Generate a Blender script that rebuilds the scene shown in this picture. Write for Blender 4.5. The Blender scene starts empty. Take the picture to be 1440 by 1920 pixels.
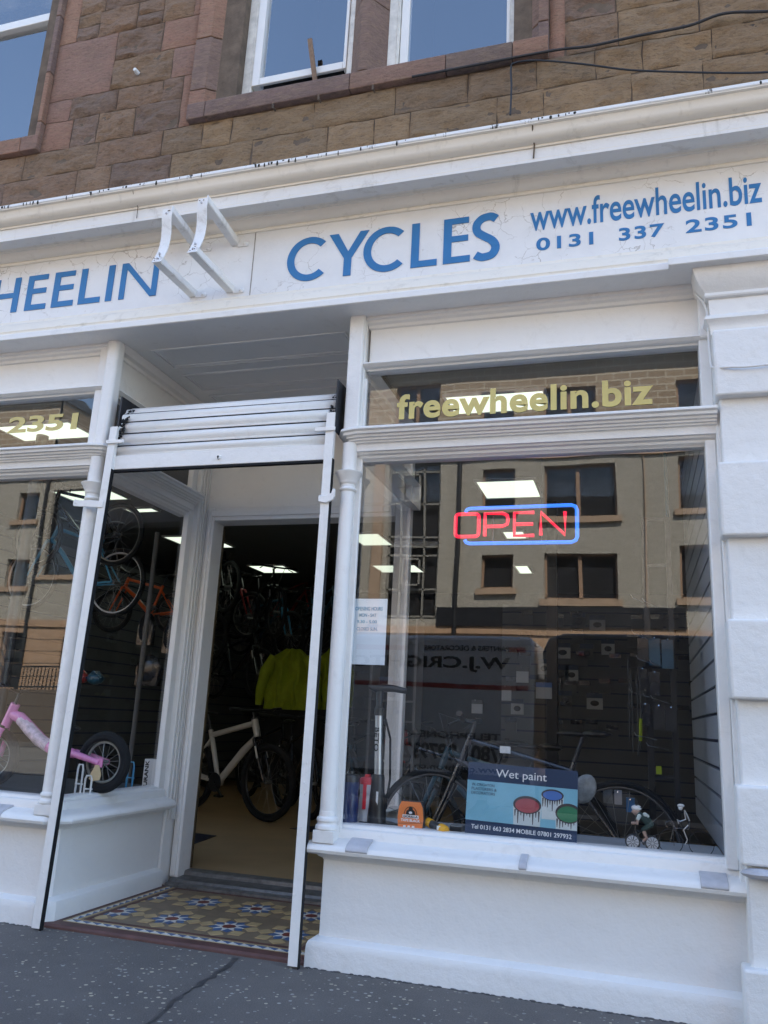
import bpy, bmesh, math, random
from mathutils import Vector, Matrix, noise as mnoise
R = math.radians
random.seed(7)
SC = bpy.context.scene
COL = SC.collection

# ------------------------------------------------------------------ camera
cam_d = bpy.data.cameras.new('camera')
cam = bpy.data.objects.new('camera', cam_d)
COL.objects.link(cam)
SC.camera = cam
cam_d.sensor_fit = 'HORIZONTAL'
cam_d.sensor_width = 36.0
cam_d.lens = 1525.44 / 1440 * 36
cam_d.clip_start = 0.05
cam_d.clip_end = 500
yaw, pit, rol = 0.3054039, -0.24854362, 0.05015596
Bm = Matrix(((1, 0, 0), (0, 0, -1), (0, 1, 0)))
Ry = Matrix(((math.cos(yaw), 0, math.sin(yaw)), (0, 1, 0), (-math.sin(yaw), 0, math.cos(yaw))))
Rx = Matrix(((1, 0, 0), (0, math.cos(pit), -math.sin(pit)), (0, math.sin(pit), math.cos(pit))))
Rz = Matrix(((math.cos(rol), -math.sin(rol), 0), (math.sin(rol), math.cos(rol), 0), (0, 0, 1)))
Mc = Rz @ Rx @ Ry @ Bm
cm = Matrix((Mc[0], -Mc[1], -Mc[2])).transposed().to_4x4()
cm.translation = Vector((0, -3.964, 1.15))
cam.matrix_world = cm

# ------------------------------------------------------------------ sky, sun, exposure
SUN_EL, SUN_ROT = R(52), R(25)
world = bpy.data.worlds.new('World')
SC.world = world
world.use_nodes = True
wn = world.node_tree
wn.nodes.clear()
w_out = wn.nodes.new('ShaderNodeOutputWorld')
w_bg = wn.nodes.new('ShaderNodeBackground')
w_sky = wn.nodes.new('ShaderNodeTexSky')
w_sky.sky_type = 'NISHITA'
w_sky.sun_disc = False
w_sky.sun_elevation = SUN_EL
w_sky.sun_rotation = SUN_ROT
w_sky.air_density = 1.0
w_sky.dust_density = 0.6
w_sky.ozone_density = 1.5
w_tc = wn.nodes.new('ShaderNodeTexCoord')
w_map = wn.nodes.new('ShaderNodeMapping')
w_map.inputs['Scale'].default_value = (1.2, 3.5, 4.0)
w_nz = wn.nodes.new('ShaderNodeTexNoise')
w_nz.inputs['Scale'].default_value = 1.6
w_nz.inputs['Detail'].default_value = 7
w_rp = wn.nodes.new('ShaderNodeValToRGB')
w_rp.color_ramp.elements[0].position = 0.56
w_rp.color_ramp.elements[1].position = 0.9
w_rp.color_ramp.elements[1].color = (0.55, 0.55, 0.55, 1)
w_mx = wn.nodes.new('ShaderNodeMix')
w_mx.data_type = 'RGBA'
w_mx.inputs['B'].default_value = (8.5, 9.0, 9.6, 1)
wn.links.new(w_tc.outputs['Generated'], w_map.inputs['Vector'])
wn.links.new(w_map.outputs[0], w_nz.inputs['Vector'])
wn.links.new(w_nz.outputs['Fac'], w_rp.inputs[0])
wn.links.new(w_rp.outputs[0], w_mx.inputs['Factor'])
wn.links.new(w_sky.outputs[0], w_mx.inputs['A'])
wn.links.new(w_mx.outputs['Result'], w_bg.inputs[0])
wn.links.new(w_bg.outputs[0], w_out.inputs[0])
w_bg.inputs[1].default_value = 0.15

sun_d = bpy.data.lights.new('sun', 'SUN')
sun_d.energy = 5.0
sun_d.angle = R(0.5)
sun_d.color = (1.0, 0.95, 0.87)
sun = bpy.data.objects.new('sun', sun_d)
COL.objects.link(sun)
sdir = Vector((math.sin(SUN_ROT) * math.cos(SUN_EL), math.cos(SUN_ROT) * math.cos(SUN_EL), math.sin(SUN_EL)))
sun.rotation_euler = sdir.to_track_quat('Z', 'Y').to_euler()
sun.location = (4, 6, 20)
SC.view_settings.view_transform = 'Standard'
SC.view_settings.look = 'None'
SC.view_settings.gamma = 1
SC.view_settings.use_curve_mapping = False
SC.view_settings.exposure = 2.08
SC.cycles.max_bounces = 10
SC.cycles.transparent_max_bounces = 16
SC.cycles.sample_clamp_indirect = 6

# ------------------------------------------------------------------ object helpers
ORI = {}


def tag(o, label=None, cat=None, group=None, kind=None):
    if label: o['label'] = label
    if cat: o['category'] = cat
    if group: o['group'] = group
    if kind: o['kind'] = kind
    return o


def thing(name, label, cat, loc=(0, 0, 0), group=None, mat=None):
    o = bpy.data.objects.new(name, None)
    o.empty_display_size = 0.1
    COL.objects.link(o)
    if mat is not None:
        o.matrix_world = mat
        ORI[o.name] = Vector((0, 0, 0))
    else:
        o.location = loc
        ORI[o.name] = Vector(loc)
    return tag(o, label, cat, group)


def copy_tree(o, parent=None):
    c = o.copy()
    COL.objects.link(c)
    if parent is not None: c.parent = parent
    for ch in list(KIDS.get(o.name, [])):
        n = copy_tree(ch, c)
        KIDS.setdefault(c.name, []).append(n)
    return c


KIDS = {}


class MB:
    def __init__(s):
        s.v = []; s.f = []; s.m = []; s.c = []; s.cur = 0; s.col = None

    def add(s, vs, fs):
        b = len(s.v)
        s.v += [Vector(p) for p in vs]
        for f in fs:
            s.f.append([b + i for i in f]); s.m.append(s.cur); s.c.append(s.col)
        return s

    def box(s, x0, x1, y0, y1, z0, z1):
        vs = [(x0, y0, z0), (x1, y0, z0), (x1, y1, z0), (x0, y1, z0), (x0, y0, z1), (x1, y0, z1), (x1, y1, z1), (x0, y1, z1)]
        return s.add(vs, [(0, 3, 2, 1), (4, 5, 6, 7), (0, 1, 5, 4), (1, 2, 6, 5), (2, 3, 7, 6), (3, 0, 4, 7)])

    def obox(s, c, size, mat=None):
        hx, hy, hz = [k / 2 for k in size]
        c = Vector(c)
        mat = mat or Matrix.Identity(3)
        vs = [c + mat @ Vector(p) for p in ((-hx, -hy, -hz), (hx, -hy, -hz), (hx, hy, -hz), (-hx, hy, -hz), (-hx, -hy, hz), (hx, -hy, hz), (hx, hy, hz), (-hx, hy, hz))]
        return s.add(vs, [(0, 3, 2, 1), (4, 5, 6, 7), (0, 1, 5, 4), (1, 2, 6, 5), (2, 3, 7, 6), (3, 0, 4, 7)])

    def bar(s, p0, p1, w, h, up=(0, 0, 1)):
        p0, p1 = Vector(p0), Vector(p1)
        d = (p1 - p0); L = d.length; d.normalize()
        sd = d.cross(Vector(up)).normalized(); u = sd.cross(d).normalized()
        m = Matrix((sd, d, u)).transposed()
        return s.obox((p0 + p1) / 2, (w, L, h), m)

    def tube(s, pts, r, n=8, closed=False, cap=True):
        pts = [Vector(p) for p in pts]
        N = len(pts)
        rs = r if isinstance(r, (list, tuple)) else [r] * N
        tan = []
        for i in range(N):
            a = pts[(i - 1) % N] if (closed or i > 0) else pts[i]
            b = pts[(i + 1) % N] if (closed or i < N - 1) else pts[i]
            tan.append((b - a).normalized())
        t0 = tan[0]
        ref = Vector((0, 0, 1)) if abs(t0.z) < 0.9 else Vector((1, 0, 0))
        u = t0.cross(ref).normalized()
        vs = []; fs = []
        for i in range(N):
            t = tan[i]
            u = (u - t * u.dot(t))
            if u.length < 1e-6: u = t.orthogonal()
            u.normalize()
            w = t.cross(u)
            for k in range(n):
                a = 2 * math.pi * k / n
                vs.append(pts[i] + (u * math.cos(a) + w * math.sin(a)) * rs[i])
        M = N if closed else N - 1
        for i in range(M):
            j = (i + 1) % N
            for k in range(n):
                k2 = (k + 1) % n
                fs.append((i * n + k, i * n + k2, j * n + k2, j * n + k))
        if cap and not closed:
            fs.append(tuple(range(n - 1, -1, -1)))
            fs.append(tuple((N - 1) * n + k for k in range(n)))
        return s.add(vs, fs)

    def cyl(s, p0, p1, r0, r1=None, n=16):
        return s.tube([p0, p1], [r0, r1 if r1 is not None else r0], n)

    def lathe(s, prof, c, n=24, axis=(0, 0, 1), close=True):
        ax = Vector(axis).normalized()
        u = ax.orthogonal().normalized(); w = ax.cross(u)
        c = Vector(c)
        vs = []; fs = []
        for (r, z) in prof:
            for k in range(n):
                a = 2 * math.pi * k / n
                vs.append(c + ax * z + (u * math.cos(a) + w * math.sin(a)) * max(r, 1e-5))
        for i in range(len(prof) - 1):
            for k in range(n):
                k2 = (k + 1) % n
                fs.append((i * n + k, i * n + k2, (i + 1) * n + k2, (i + 1) * n + k))
        if close:
            fs.append(tuple(range(n - 1, -1, -1)))
            fs.append(tuple((len(prof) - 1) * n + k for k in range(n)))
        return s.add(vs, fs)

    def ring(s, c, axis, Rr, r, n=40, m=8, squash=1.0):
        ax = Vector(axis).normalized(); u = ax.orthogonal().normalized(); w = ax.cross(u); c = Vector(c)
        vs = []; fs = []
        for i in range(n):
            a = 2 * math.pi * i / n
            d = u * math.cos(a) + w * math.sin(a)
            for k in range(m):
                b = 2 * math.pi * k / m
                vs.append(c + d * (Rr + r * math.cos(b)) + ax * (r * squash * math.sin(b)))
        for i in range(n):
            for k in range(m):
                fs.append((i * m + k, ((i + 1) % n) * m + k, ((i + 1) % n) * m + (k + 1) % m, i * m + (k + 1) % m))
        return s.add(vs, fs)

    def ball(s, c, r, n=14, m=9, mat=None):
        if not isinstance(r, (tuple, list)): r = (r, r, r)
        c = Vector(c); mat = mat or Matrix.Identity(3)
        vs = []; fs = []
        for i in range(m + 1):
            th = math.pi * i / m
            for k in range(n):
                a = 2 * math.pi * k / n
                vs.append(c + mat @ Vector((r[0] * math.sin(th) * math.cos(a), r[1] * math.sin(th) * math.sin(a), r[2] * math.cos(th))))
        for i in range(m):
            for k in range(n):
                fs.append((i * n + k, (i + 1) * n + k, (i + 1) * n + (k + 1) % n, i * n + (k + 1) % n))
        return s.add(vs, fs)

    def sweep(s, path, prof, cap=True):
        """profile [(outward distance, z)] carried along a path in XY, outward = right-hand side"""
        P = [Vector((p[0], p[1])) for p in path]
        N = len(P)
        ns = []
        for i in range(N):
            e = []
            if i > 0: e.append((P[i] - P[i - 1]).normalized())
            if i < N - 1: e.append((P[i + 1] - P[i]).normalized())
            nn = [Vector((d.y, -d.x)) for d in e]
            if len(nn) == 1: ns.append(nn[0])
            else:
                m = (nn[0] + nn[1]).normalized()
                ns.append(m / max(0.25, m.dot(nn[0])))
        vs = []; fs = []; K = len(prof)
        for i in range(N):
            for (d, z) in prof:
                q = P[i] + ns[i] * d
                vs.append((q.x, q.y, z))
        for i in range(N - 1):
            for k in range(K - 1):
                fs.append((i * K + k, i * K + k + 1, (i + 1) * K + k + 1, (i + 1) * K + k))
        if cap:
            fs.append(tuple(range(K - 1, -1, -1)))
            fs.append(tuple((N - 1) * K + k for k in range(K)))
        return s.add(vs, fs)

    def prism(s, poly, a, b, axis='y'):
        """2D polygon extruded from a to b along an axis; poly in (x,z) for y, (x,y) for z, (y,z) for x"""
        def T(p, t):
            return {'y': (p[0], t, p[1]), 'z': (p[0], p[1], t), 'x': (t, p[0], p[1])}[axis]
        n = len(poly)
        vs = [T(p, a) for p in poly] + [T(p, b) for p in poly]
        fs = [tuple(range(n)), tuple(range(2 * n - 1, n - 1, -1))]
        for i in range(n):
            j = (i + 1) % n
            fs.append((i, n + i, n + j, j))
        return s.add(vs, fs)

    def xform(s, mat, start=0):
        for i in range(start, len(s.v)): s.v[i] = mat @ s.v[i]
        return s

    def build(s, name, mats, parent=None, smooth=True, bevel=0, seg=2, ang=32, loc=None):
        me = bpy.data.meshes.new(name)
        off = Vector((0, 0, 0))
        if parent is not None: off = ORI.get(parent.name, off)
        elif loc is not None: off = Vector(loc)
        me.from_pydata([tuple(p - off) for p in s.v], [], s.f)
        mats = mats if isinstance(mats, (list, tuple)) else [mats]
        for m in mats: me.materials.append(m)
        me.polygons.foreach_set('material_index', s.m)
        bm = bmesh.new(); bm.from_mesh(me)
        bmesh.ops.recalc_face_normals(bm, faces=bm.faces)
        bm.to_mesh(me); bm.free()
        if any(c is not None for c in s.c):
            at = me.color_attributes.new('Col', 'FLOAT_COLOR', 'CORNER')
            for p, c in zip(me.polygons, s.c):
                c = c or (1, 1, 1)
                for li in p.loop_indices: at.data[li].color = (c[0], c[1], c[2], 1)
        if smooth:
            me.polygons.foreach_set('use_smooth', [True] * len(me.polygons))
            me.set_sharp_from_angle(angle=R(ang))
        me.update()
        o = bpy.data.objects.new(name, me)
        COL.objects.link(o)
        if parent is not None:
            o.parent = parent
            ORI[o.name] = off
            KIDS.setdefault(parent.name, []).append(o)
        elif loc is not None:
            o.location = loc
            ORI[o.name] = off
        if bevel:
            b = o.modifiers.new('bevel', 'BEVEL'); b.width = bevel; b.segments = seg; b.limit_method = 'ANGLE'; b.angle_limit = R(40)
        return o


def structure(o, label, cat):
    return tag(o, label, cat, None, 'structure')


def holes_wall(mb, x0, x1, z0, z1, y, depth, holes, plane='x'):
    """front face of a wall with rectangular openings and their reveals. plane x: wall runs along X at Y=y; plane y: runs along Y at X=y"""
    xs = sorted({x0, x1, *[h[0] for h in holes], *[h[1] for h in holes]})
    zs = sorted({z0, z1, *[h[2] for h in holes], *[h[3] for h in holes]})
    xs = [x for x in xs if x0 <= x <= x1]; zs = [z for z in zs if z0 <= z <= z1]
    T = (lambda a, b, c: (a, b, c)) if plane == 'x' else (lambda a, b, c: (b, a, c))
    for i in range(len(xs) - 1):
        for j in range(len(zs) - 1):
            cx, cz = (xs[i] + xs[i + 1]) / 2, (zs[j] + zs[j + 1]) / 2
            if any(h[0] < cx < h[1] and h[2] < cz < h[3] for h in holes): continue
            mb.add([T(xs[i], y, zs[j]), T(xs[i + 1], y, zs[j]), T(xs[i + 1], y, zs[j + 1]), T(xs[i], y, zs[j + 1])], [(0, 1, 2, 3)])
    for (a, b, c, d) in holes:
        mb.add([T(a, y, c), T(b, y, c), T(b, y, d), T(a, y, d), T(a, y + depth, c), T(b, y + depth, c), T(b, y + depth, d), T(a, y + depth, d)],
               [(0, 1, 5, 4), (1, 2, 6, 5), (2, 3, 7, 6), (3, 0, 4, 7)])


def text_mb(s, x0, x1, z0, z1, y, th=0.003, bold=0.0, shear=0.0, flip=False, mb=None, plane='x', space=1.0):
    """lettering as real thin solid geometry fitted into a box on a vertical plane facing -Y (or +Y when flip)"""
    cu = bpy.data.curves.new('tmp', 'FONT')
    cu.body = s; cu.size = 1; cu.offset = bold; cu.extrude = 0.5; cu.shear = shear; cu.resolution_u = 6; cu.space_character = space
    ob = bpy.data.objects.new('tmp', cu)
    COL.objects.link(ob)
    dg = bpy.context.evaluated_depsgraph_get()
    me = bpy.data.meshes.new_from_object(ob.evaluated_get(dg))
    vs = [v.co.copy() for v in me.vertices]; fs = [tuple(p.vertices) for p in me.polygons]
    bpy.data.objects.remove(ob); bpy.data.curves.remove(cu); bpy.data.meshes.remove(me)
    ax, bx = min(v.x for v in vs), max(v.x for v in vs); ay, by = min(v.y for v in vs), max(v.y for v in vs)
    out = []
    for v in vs:
        u = (v.x - ax) / (bx - ax); w = (v.y - ay) / (by - ay)
        X = x0 + (x1 - x0) * u
        Z = z0 + (z1 - z0) * w
        if plane == 'x':
            out.append((X, (y - v.z * th) if not flip else (y + v.z * th), Z))
        else:
            out.append((y + v.z * th, X, Z))
    mb = mb or MB()
    mb.add(out, fs)
    return mb


# ------------------------------------------------------------------ materials
def nodes(m):
    m.use_nodes = True
    nt = m.node_tree
    return nt, nt.nodes['Principled BSDF']


def N(nt, t, **k):
    n = nt.nodes.new(t)
    for a, b in k.items():
        if a in n.inputs: n.inputs[a].default_value = b
        else: setattr(n, a, b)
    return n


def mixrgb(nt, f, a, b, mode='MIX'):
    m = nt.nodes.new('ShaderNodeMix'); m.data_type = 'RGBA'; m.blend_type = mode
    for key, val in (('Factor', f), ('A', a), ('B', b)):
        if hasattr(val, 'is_linked'): nt.links.new(val, m.inputs[key])
        else: m.inputs[key].default_value = val if key == 'Factor' else (*val[:3], 1)
    return m.outputs['Result']


def ramp(nt, src, stops):
    r = nt.nodes.new('ShaderNodeValToRGB')
    e = r.color_ramp.elements
    while len(e) < len(stops): e.new(0.5)
    for i, (p, c) in enumerate(stops):
        e[i].position = p
        e[i].color = (c, c, c, 1) if not isinstance(c, tuple) else (*c, 1)
    nt.links.new(src, r.inputs[0])
    return r.outputs[0]


def noise(nt, scale, detail=4, rough=0.55, sc=(1, 1, 1), dist=0.0):
    tc = nt.nodes.new('ShaderNodeTexCoord'); mp = nt.nodes.new('ShaderNodeMapping')
    mp.inputs['Scale'].default_value = sc
    n = nt.nodes.new('ShaderNodeTexNoise')
    n.inputs['Scale'].default_value = scale; n.inputs['Detail'].default_value = detail; n.inputs['Roughness'].default_value = rough
    n.inputs['Distortion'].default_value = dist
    nt.links.new(tc.outputs['Object'], mp.inputs[0]); nt.links.new(mp.outputs[0], n.inputs['Vector'])
    return n.outputs['Fac']


def bump(nt, bs, h, strength, dist=0.01, prev=None):
    b = nt.nodes.new('ShaderNodeBump')
    b.inputs['Strength'].default_value = strength; b.inputs['Distance'].default_value = dist
    nt.links.new(h, b.inputs['Height'])
    if prev is not None: nt.links.new(prev, b.inputs['Normal'])
    nt.links.new(b.outputs[0], bs.inputs['Normal'])
    return b.outputs[0]


def pm(name, col, rough=0.5, metal=0.0, var=0.12, vs=6, bs=0.0, bsc=60, coat=0.0, sc=(1, 1, 1), bd=0.004):
    m = bpy.data.materials.new(name)
    nt, b = nodes(m)
    b.inputs['Roughness'].default_value = rough; b.inputs['Metallic'].default_value = metal
    b.inputs['Coat Weight'].default_value = coat
    n = noise(nt, vs, 5, 0.6, sc)
    lo = tuple(c * (1 - var) for c in col); hi = tuple(min(1, c * (1 + var)) for c in col)
    nt.links.new(mixrgb(nt, ramp(nt, n, [(0.3, 0.0), (0.7, 1.0)]), lo, hi), b.inputs['Base Color'])
    if bs: bump(nt, b, noise(nt, bsc, 5, 0.6, sc), bs, bd)
    return m


def paint_mat(name, col, lump=0.3, ls=18, rough=0.42, dirt=0.0, fine=0.25, stain=None, streak=None):
    m = bpy.data.materials.new(name)
    nt, b = nodes(m)
    b.inputs['Roughness'].default_value = rough
    n1 = noise(nt, 2.3, 5, 0.6)
    c = mixrgb(nt, ramp(nt, n1, [(0.3, 0.0), (0.75, 1.0)]), tuple(k * 0.95 for k in col), col)
    if dirt:
        n2 = noise(nt, 9, 8, 0.7, (1, 1, 1), 0.6)
        c = mixrgb(nt, ramp(nt, n2, [(0.56, 0.0), (0.74, dirt)]), c, (0.33, 0.28, 0.22))
    if streak:
        n3 = noise(nt, 16, 4, 0.6, (1.0, 1.0, 0.12))
        c = mixrgb(nt, ramp(nt, n3, [(0.62, 0.0), (0.78, streak)]), c, (0.30, 0.27, 0.22))
    nt.links.new(c, b.inputs['Base Color'])
    p = bump(nt, b, noise(nt, ls, 3, 0.5), lump, 0.01)
    if fine: bump(nt, b, noise(nt, ls * 7, 4, 0.6), fine, 0.0025, p)
    return m


M = {}
M['white'] = paint_mat('white_gloss_paint', (0.84, 0.82, 0.79), 0.32, 19, 0.36, 0.18, 0.4)
M['white_wall'] = paint_mat('white_masonry_paint', (0.82, 0.80, 0.775), 0.6, 11, 0.55, 0.06, 0.5)
M['rough_wall'] = paint_mat('white_stone_paint', (0.82, 0.805, 0.78), 0.5, 22, 0.55, 0.12, 0.55)
M['cream'] = paint_mat('old_paint_warm_bounce', (0.86, 0.80, 0.70), 0.2, 16, 0.45, 0.35, 0.2, streak=0.3)  # old paint, with warm bounce light from below put into its colour
M['corona'] = paint_mat('old_white_paint', (0.81, 0.79, 0.76), 0.3, 20, 0.5, 0.5, 0.3, streak=0.4)
M['grey_white'] = paint_mat('porch_ceiling_paint', (0.86, 0.86, 0.85), 0.1, 14, 0.5, 0.1, 0.1)


def frieze_mat():
    m = bpy.data.materials.new('cracked_board_paint')
    nt, b = nodes(m)
    b.inputs['Roughness'].default_value = 0.5
    tc = N(nt, 'ShaderNodeTexCoord')
    v = N(nt, 'ShaderNodeTexVoronoi', feature='DISTANCE_TO_EDGE')
    v.inputs['Scale'].default_value = 9
    nz = N(nt, 'ShaderNodeTexNoise'); nz.inputs['Scale'].default_value = 14; nz.inputs['Detail'].default_value = 6
    ad = nt.nodes.new('ShaderNodeMix'); ad.data_type = 'RGBA'; ad.blend_type = 'ADD'; ad.inputs['Factor'].default_value = 0.09
    nt.links.new(tc.outputs['Object'], nz.inputs['Vector']); nt.links.new(tc.outputs['Object'], ad.inputs['A']); nt.links.new(nz.outputs['Color'], ad.inputs['B'])
    nt.links.new(ad.outputs['Result'], v.inputs['Vector'])
    line = ramp(nt, v.outputs['Distance'], [(0.0, 1.0), (0.02, 0.0)])
    mask = ramp(nt, noise(nt, 2.6, 5, 0.65), [(0.5, 0.0), (0.62, 1.0)])
    mu = mixrgb(nt, 1.0, line, mask, 'MULTIPLY')
    c = mixrgb(nt, ramp(nt, noise(nt, 5, 6, 0.65), [(0.35, 0.0), (0.75, 1.0)]), (0.82, 0.81, 0.80), (0.75, 0.74, 0.73))
    f = mixrgb(nt, 1.0, mu, (0.9, 0.9, 0.9), 'MULTIPLY')
    c = mixrgb(nt, f, c, (0.30, 0.26, 0.22))
    flake = ramp(nt, noise(nt, 21, 6, 0.7), [(0.66, 0.0), (0.70, 0.5)])
    c = mixrgb(nt, flake, c, (0.50, 0.46, 0.40))
    nt.links.new(c, b.inputs['Base Color'])
    p = bump(nt, b, mu, -0.7, 0.004)
    bump(nt, b, noise(nt, 40, 5, 0.65), 0.35, 0.004, p)
    return m


M['frieze'] = frieze_mat()


def stone_mat(name, attr, rock=1.0, c0=(0.17, 0.115, 0.065)):
    m = bpy.data.materials.new(name)
    nt, b = nodes(m)
    b.inputs['Roughness'].default_value = 0.9
    if attr:
        a = N(nt, 'ShaderNodeAttribute', attribute_name='Col')
        c = a.outputs['Color']
    else:
        c = mixrgb(nt, 0.0, c0, c0)
    c = mixrgb(nt, ramp(nt, noise(nt, 5, 7, 0.7), [(0.40, 0.0), (0.78, 0.5)]), c, (0.10, 0.072, 0.052))
    c = mixrgb(nt, ramp(nt, noise(nt, 20, 8, 0.8, (0.5, 1, 3.2)), [(0.48, 0.0), (0.68, 0.6)]), c, (0.36, 0.25, 0.155))
    c = mixrgb(nt, ramp(nt, noise(nt, 34, 8, 0.85, (0.6, 1, 2.4), 0.5), [(0.50, 0.0), (0.66, 0.7)]), c, (0.065, 0.046, 0.032))
    nt.links.new(c, b.inputs['Base Color'])
    p = bump(nt, b, noise(nt, 12, 8, 0.7, (1, 1, 2.0)), 1.0 * rock, 0.035)
    bump(nt, b, noise(nt, 55, 6, 0.8), 1.0, 0.012, p)
    return m


M['stone'] = stone_mat('brown_rubble_stone', True)
M['dressed'] = stone_mat('red_dressed_stone', True, 0.35)
M['mortar'] = pm('dark_mortar', (0.12, 0.088, 0.062), 0.95, var=0.3, vs=12, bs=0.6, bsc=70)
M['blue'] = pm('blue_sign_paint', (0.020, 0.165, 0.40), 0.45, var=0.08, vs=8, bs=0.15, bsc=80)
M['gold'] = pm('gold_window_vinyl', (0.60, 0.49, 0.17), 0.35, var=0.08)
M['black'] = pm('black_rubber', (0.007, 0.0075, 0.009), 0.9, var=0.2)
M['blackplas'] = pm('black_plastic', (0.015, 0.016, 0.019), 0.35, var=0.2)
M['dark_plate'] = pm('dark_steel_plate', (0.02, 0.021, 0.026), 0.55, var=0.3)
M['galv'] = pm('weathered_grey_metal', (0.47, 0.46, 0.48), 0.6, 0.0, var=0.12, vs=18, bs=0.2, bsc=80)
M['chrome'] = pm('polished_metal', (0.75, 0.76, 0.78), 0.2, 1.0, var=0.04)
M['alu'] = pm('brushed_alloy', (0.55, 0.56, 0.58), 0.35, 0.9, var=0.06)
M['rimgrey'] = pm('pale_rim', (0.26, 0.26, 0.235), 0.45, 0.1, var=0.08)
M['spoke'] = pm('spoke_steel', (0.3, 0.3, 0.3), 0.4, 0.7, var=0.05)
M['pink'] = pm('pink_frame_paint', (0.72, 0.25, 0.50), 0.25, var=0.06, coat=0.5)
M['pinkpale'] = pm('pale_pink_floral_decal', (0.62, 0.50, 0.56), 0.35, var=0.35, vs=38)
M['orange'] = pm('orange_frame_paint', (0.62, 0.10, 0.012), 0.3, var=0.06, coat=0.5)
M['skyblue'] = pm('light_blue_frame_paint', (0.07, 0.30, 0.50), 0.3, var=0.06, coat=0.4)
M['whitef'] = pm('pale_cream_frame_paint', (0.52, 0.50, 0.46), 0.3, var=0.05, coat=0.4)
M['darkf'] = pm('black_frame_paint', (0.018, 0.019, 0.024), 0.25, var=0.2, coat=0.5)
M['teal'] = pm('dark_teal_frame_paint', (0.02, 0.08, 0.13), 0.3, var=0.2, coat=0.4)
M['redf'] = pm('red_frame_paint', (0.35, 0.03, 0.03), 0.3, var=0.1, coat=0.4)
M['hiviz'] = pm('fluorescent_yellow_cloth', (0.27, 0.33, 0.01), 0.8, var=0.15, vs=14, bs=0.6, bsc=16)
M['navy'] = pm('navy_bottle_plastic', (0.012, 0.03, 0.11), 0.3, var=0.1)
M['clearp'] = pm('frosted_plastic', (0.55, 0.56, 0.58), 0.4, var=0.06)
M['red'] = pm('red_plastic', (0.65, 0.02, 0.04), 0.35, var=0.06)
M['yellow'] = pm('amber_plastic', (0.85, 0.42, 0.01), 0.35, var=0.06)
M['tapeorange'] = pm('orange_card', (0.80, 0.22, 0.055), 0.5, var=0.06)
M['card'] = pm('white_card', (0.70, 0.70, 0.68), 0.6, var=0.04)
M['whiteink'] = pm('white_ink', (0.78, 0.78, 0.76), 0.6, var=0.02)
M['blackink'] = pm('black_ink', (0.012, 0.012, 0.014), 0.6, var=0.05)
M['signnavy'] = pm('navy_board_print', (0.012, 0.035, 0.085), 0.4, var=0.05)
M['signcyan'] = pm('pale_blue_board_print', (0.20, 0.45, 0.55), 0.45, var=0.10, vs=4)
M['signpale'] = pm('pale_print', (0.55, 0.60, 0.58), 0.5, var=0.06)
M['potred'] = pm('red_paint_print', (0.35, 0.06, 0.07), 0.45, var=0.1)
M['potblue'] = pm('blue_paint_print', (0.07, 0.16, 0.42), 0.45, var=0.1)
M['potgreen'] = pm('green_paint_print', (0.03, 0.19, 0.085), 0.45, var=0.1)
M['potdark'] = pm('dark_drip_print', (0.05, 0.04, 0.045), 0.45, var=0.1)
M['poster'] = pm('white_paper', (0.74, 0.80, 0.84), 0.6, var=0.03)
M['posterblue'] = pm('faded_blue_ink', (0.12, 0.36, 0.55), 0.6, var=0.1)
M['greybag'] = pm('grey_polythene', (0.20, 0.21, 0.21), 0.4, var=0.3, vs=30, bs=0.6, bsc=30)
M['shelf'] = pm('pale_shelf_board', (0.42, 0.44, 0.46), 0.5, var=0.06)
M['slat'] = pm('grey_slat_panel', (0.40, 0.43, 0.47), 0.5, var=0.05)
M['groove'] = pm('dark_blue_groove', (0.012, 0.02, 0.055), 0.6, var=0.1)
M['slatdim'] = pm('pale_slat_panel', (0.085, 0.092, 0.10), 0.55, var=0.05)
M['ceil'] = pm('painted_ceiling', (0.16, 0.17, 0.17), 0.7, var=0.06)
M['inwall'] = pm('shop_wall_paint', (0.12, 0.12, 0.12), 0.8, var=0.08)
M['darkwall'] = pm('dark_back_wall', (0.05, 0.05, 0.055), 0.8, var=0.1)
M['vinyl'] = pm('tan_vinyl_floor', (0.46, 0.31, 0.16), 0.4, var=0.12, vs=2.5)
M['vinyldark'] = pm('dark_blue_vinyl_tile', (0.02, 0.022, 0.05), 0.4, var=0.1)
M['metalstrip'] = pm('worn_threshold_metal', (0.16, 0.155, 0.15), 0.45, 0.4, var=0.35, vs=20)
M['bluepost'] = pm('blue_grey_post', (0.03, 0.09, 0.12), 0.4, 0.3, var=0.1)
M['skin'] = pm('model_skin', (0.40, 0.26, 0.20), 0.5, var=0.06)
M['jersey'] = pm('green_white_jersey', (0.55, 0.60, 0.55), 0.6, var=0.1)
M['jerseydark'] = pm('dark_green_cloth', (0.02, 0.045, 0.035), 0.6, var=0.1)
M['bluepkt'] = pm('blue_packet', (0.01, 0.16, 0.42), 0.4, var=0.1)
M['wood'] = pm('weathered_stick', (0.20, 0.13, 0.085), 0.8, var=0.3, vs=30)
M['cable'] = pm('black_cable', (0.012, 0.012, 0.013), 0.5, var=0.2)
M['upvc'] = pm('window_frame_white', (0.74, 0.73, 0.70), 0.35, var=0.03, bs=0.1)
M['grimy'] = pm('grimy_white_frame', (0.66, 0.64, 0.58), 0.5, var=0.2, vs=14, bs=0.3)
M['roomdark'] = pm('dark_room', (0.012, 0.013, 0.016), 0.9, var=0.1)
M['tan'] = pm('tan_ashlar', (0.40, 0.26, 0.16), 0.85, var=0.15, vs=3, bs=0.4, bsc=30)
M['brick'] = None


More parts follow.
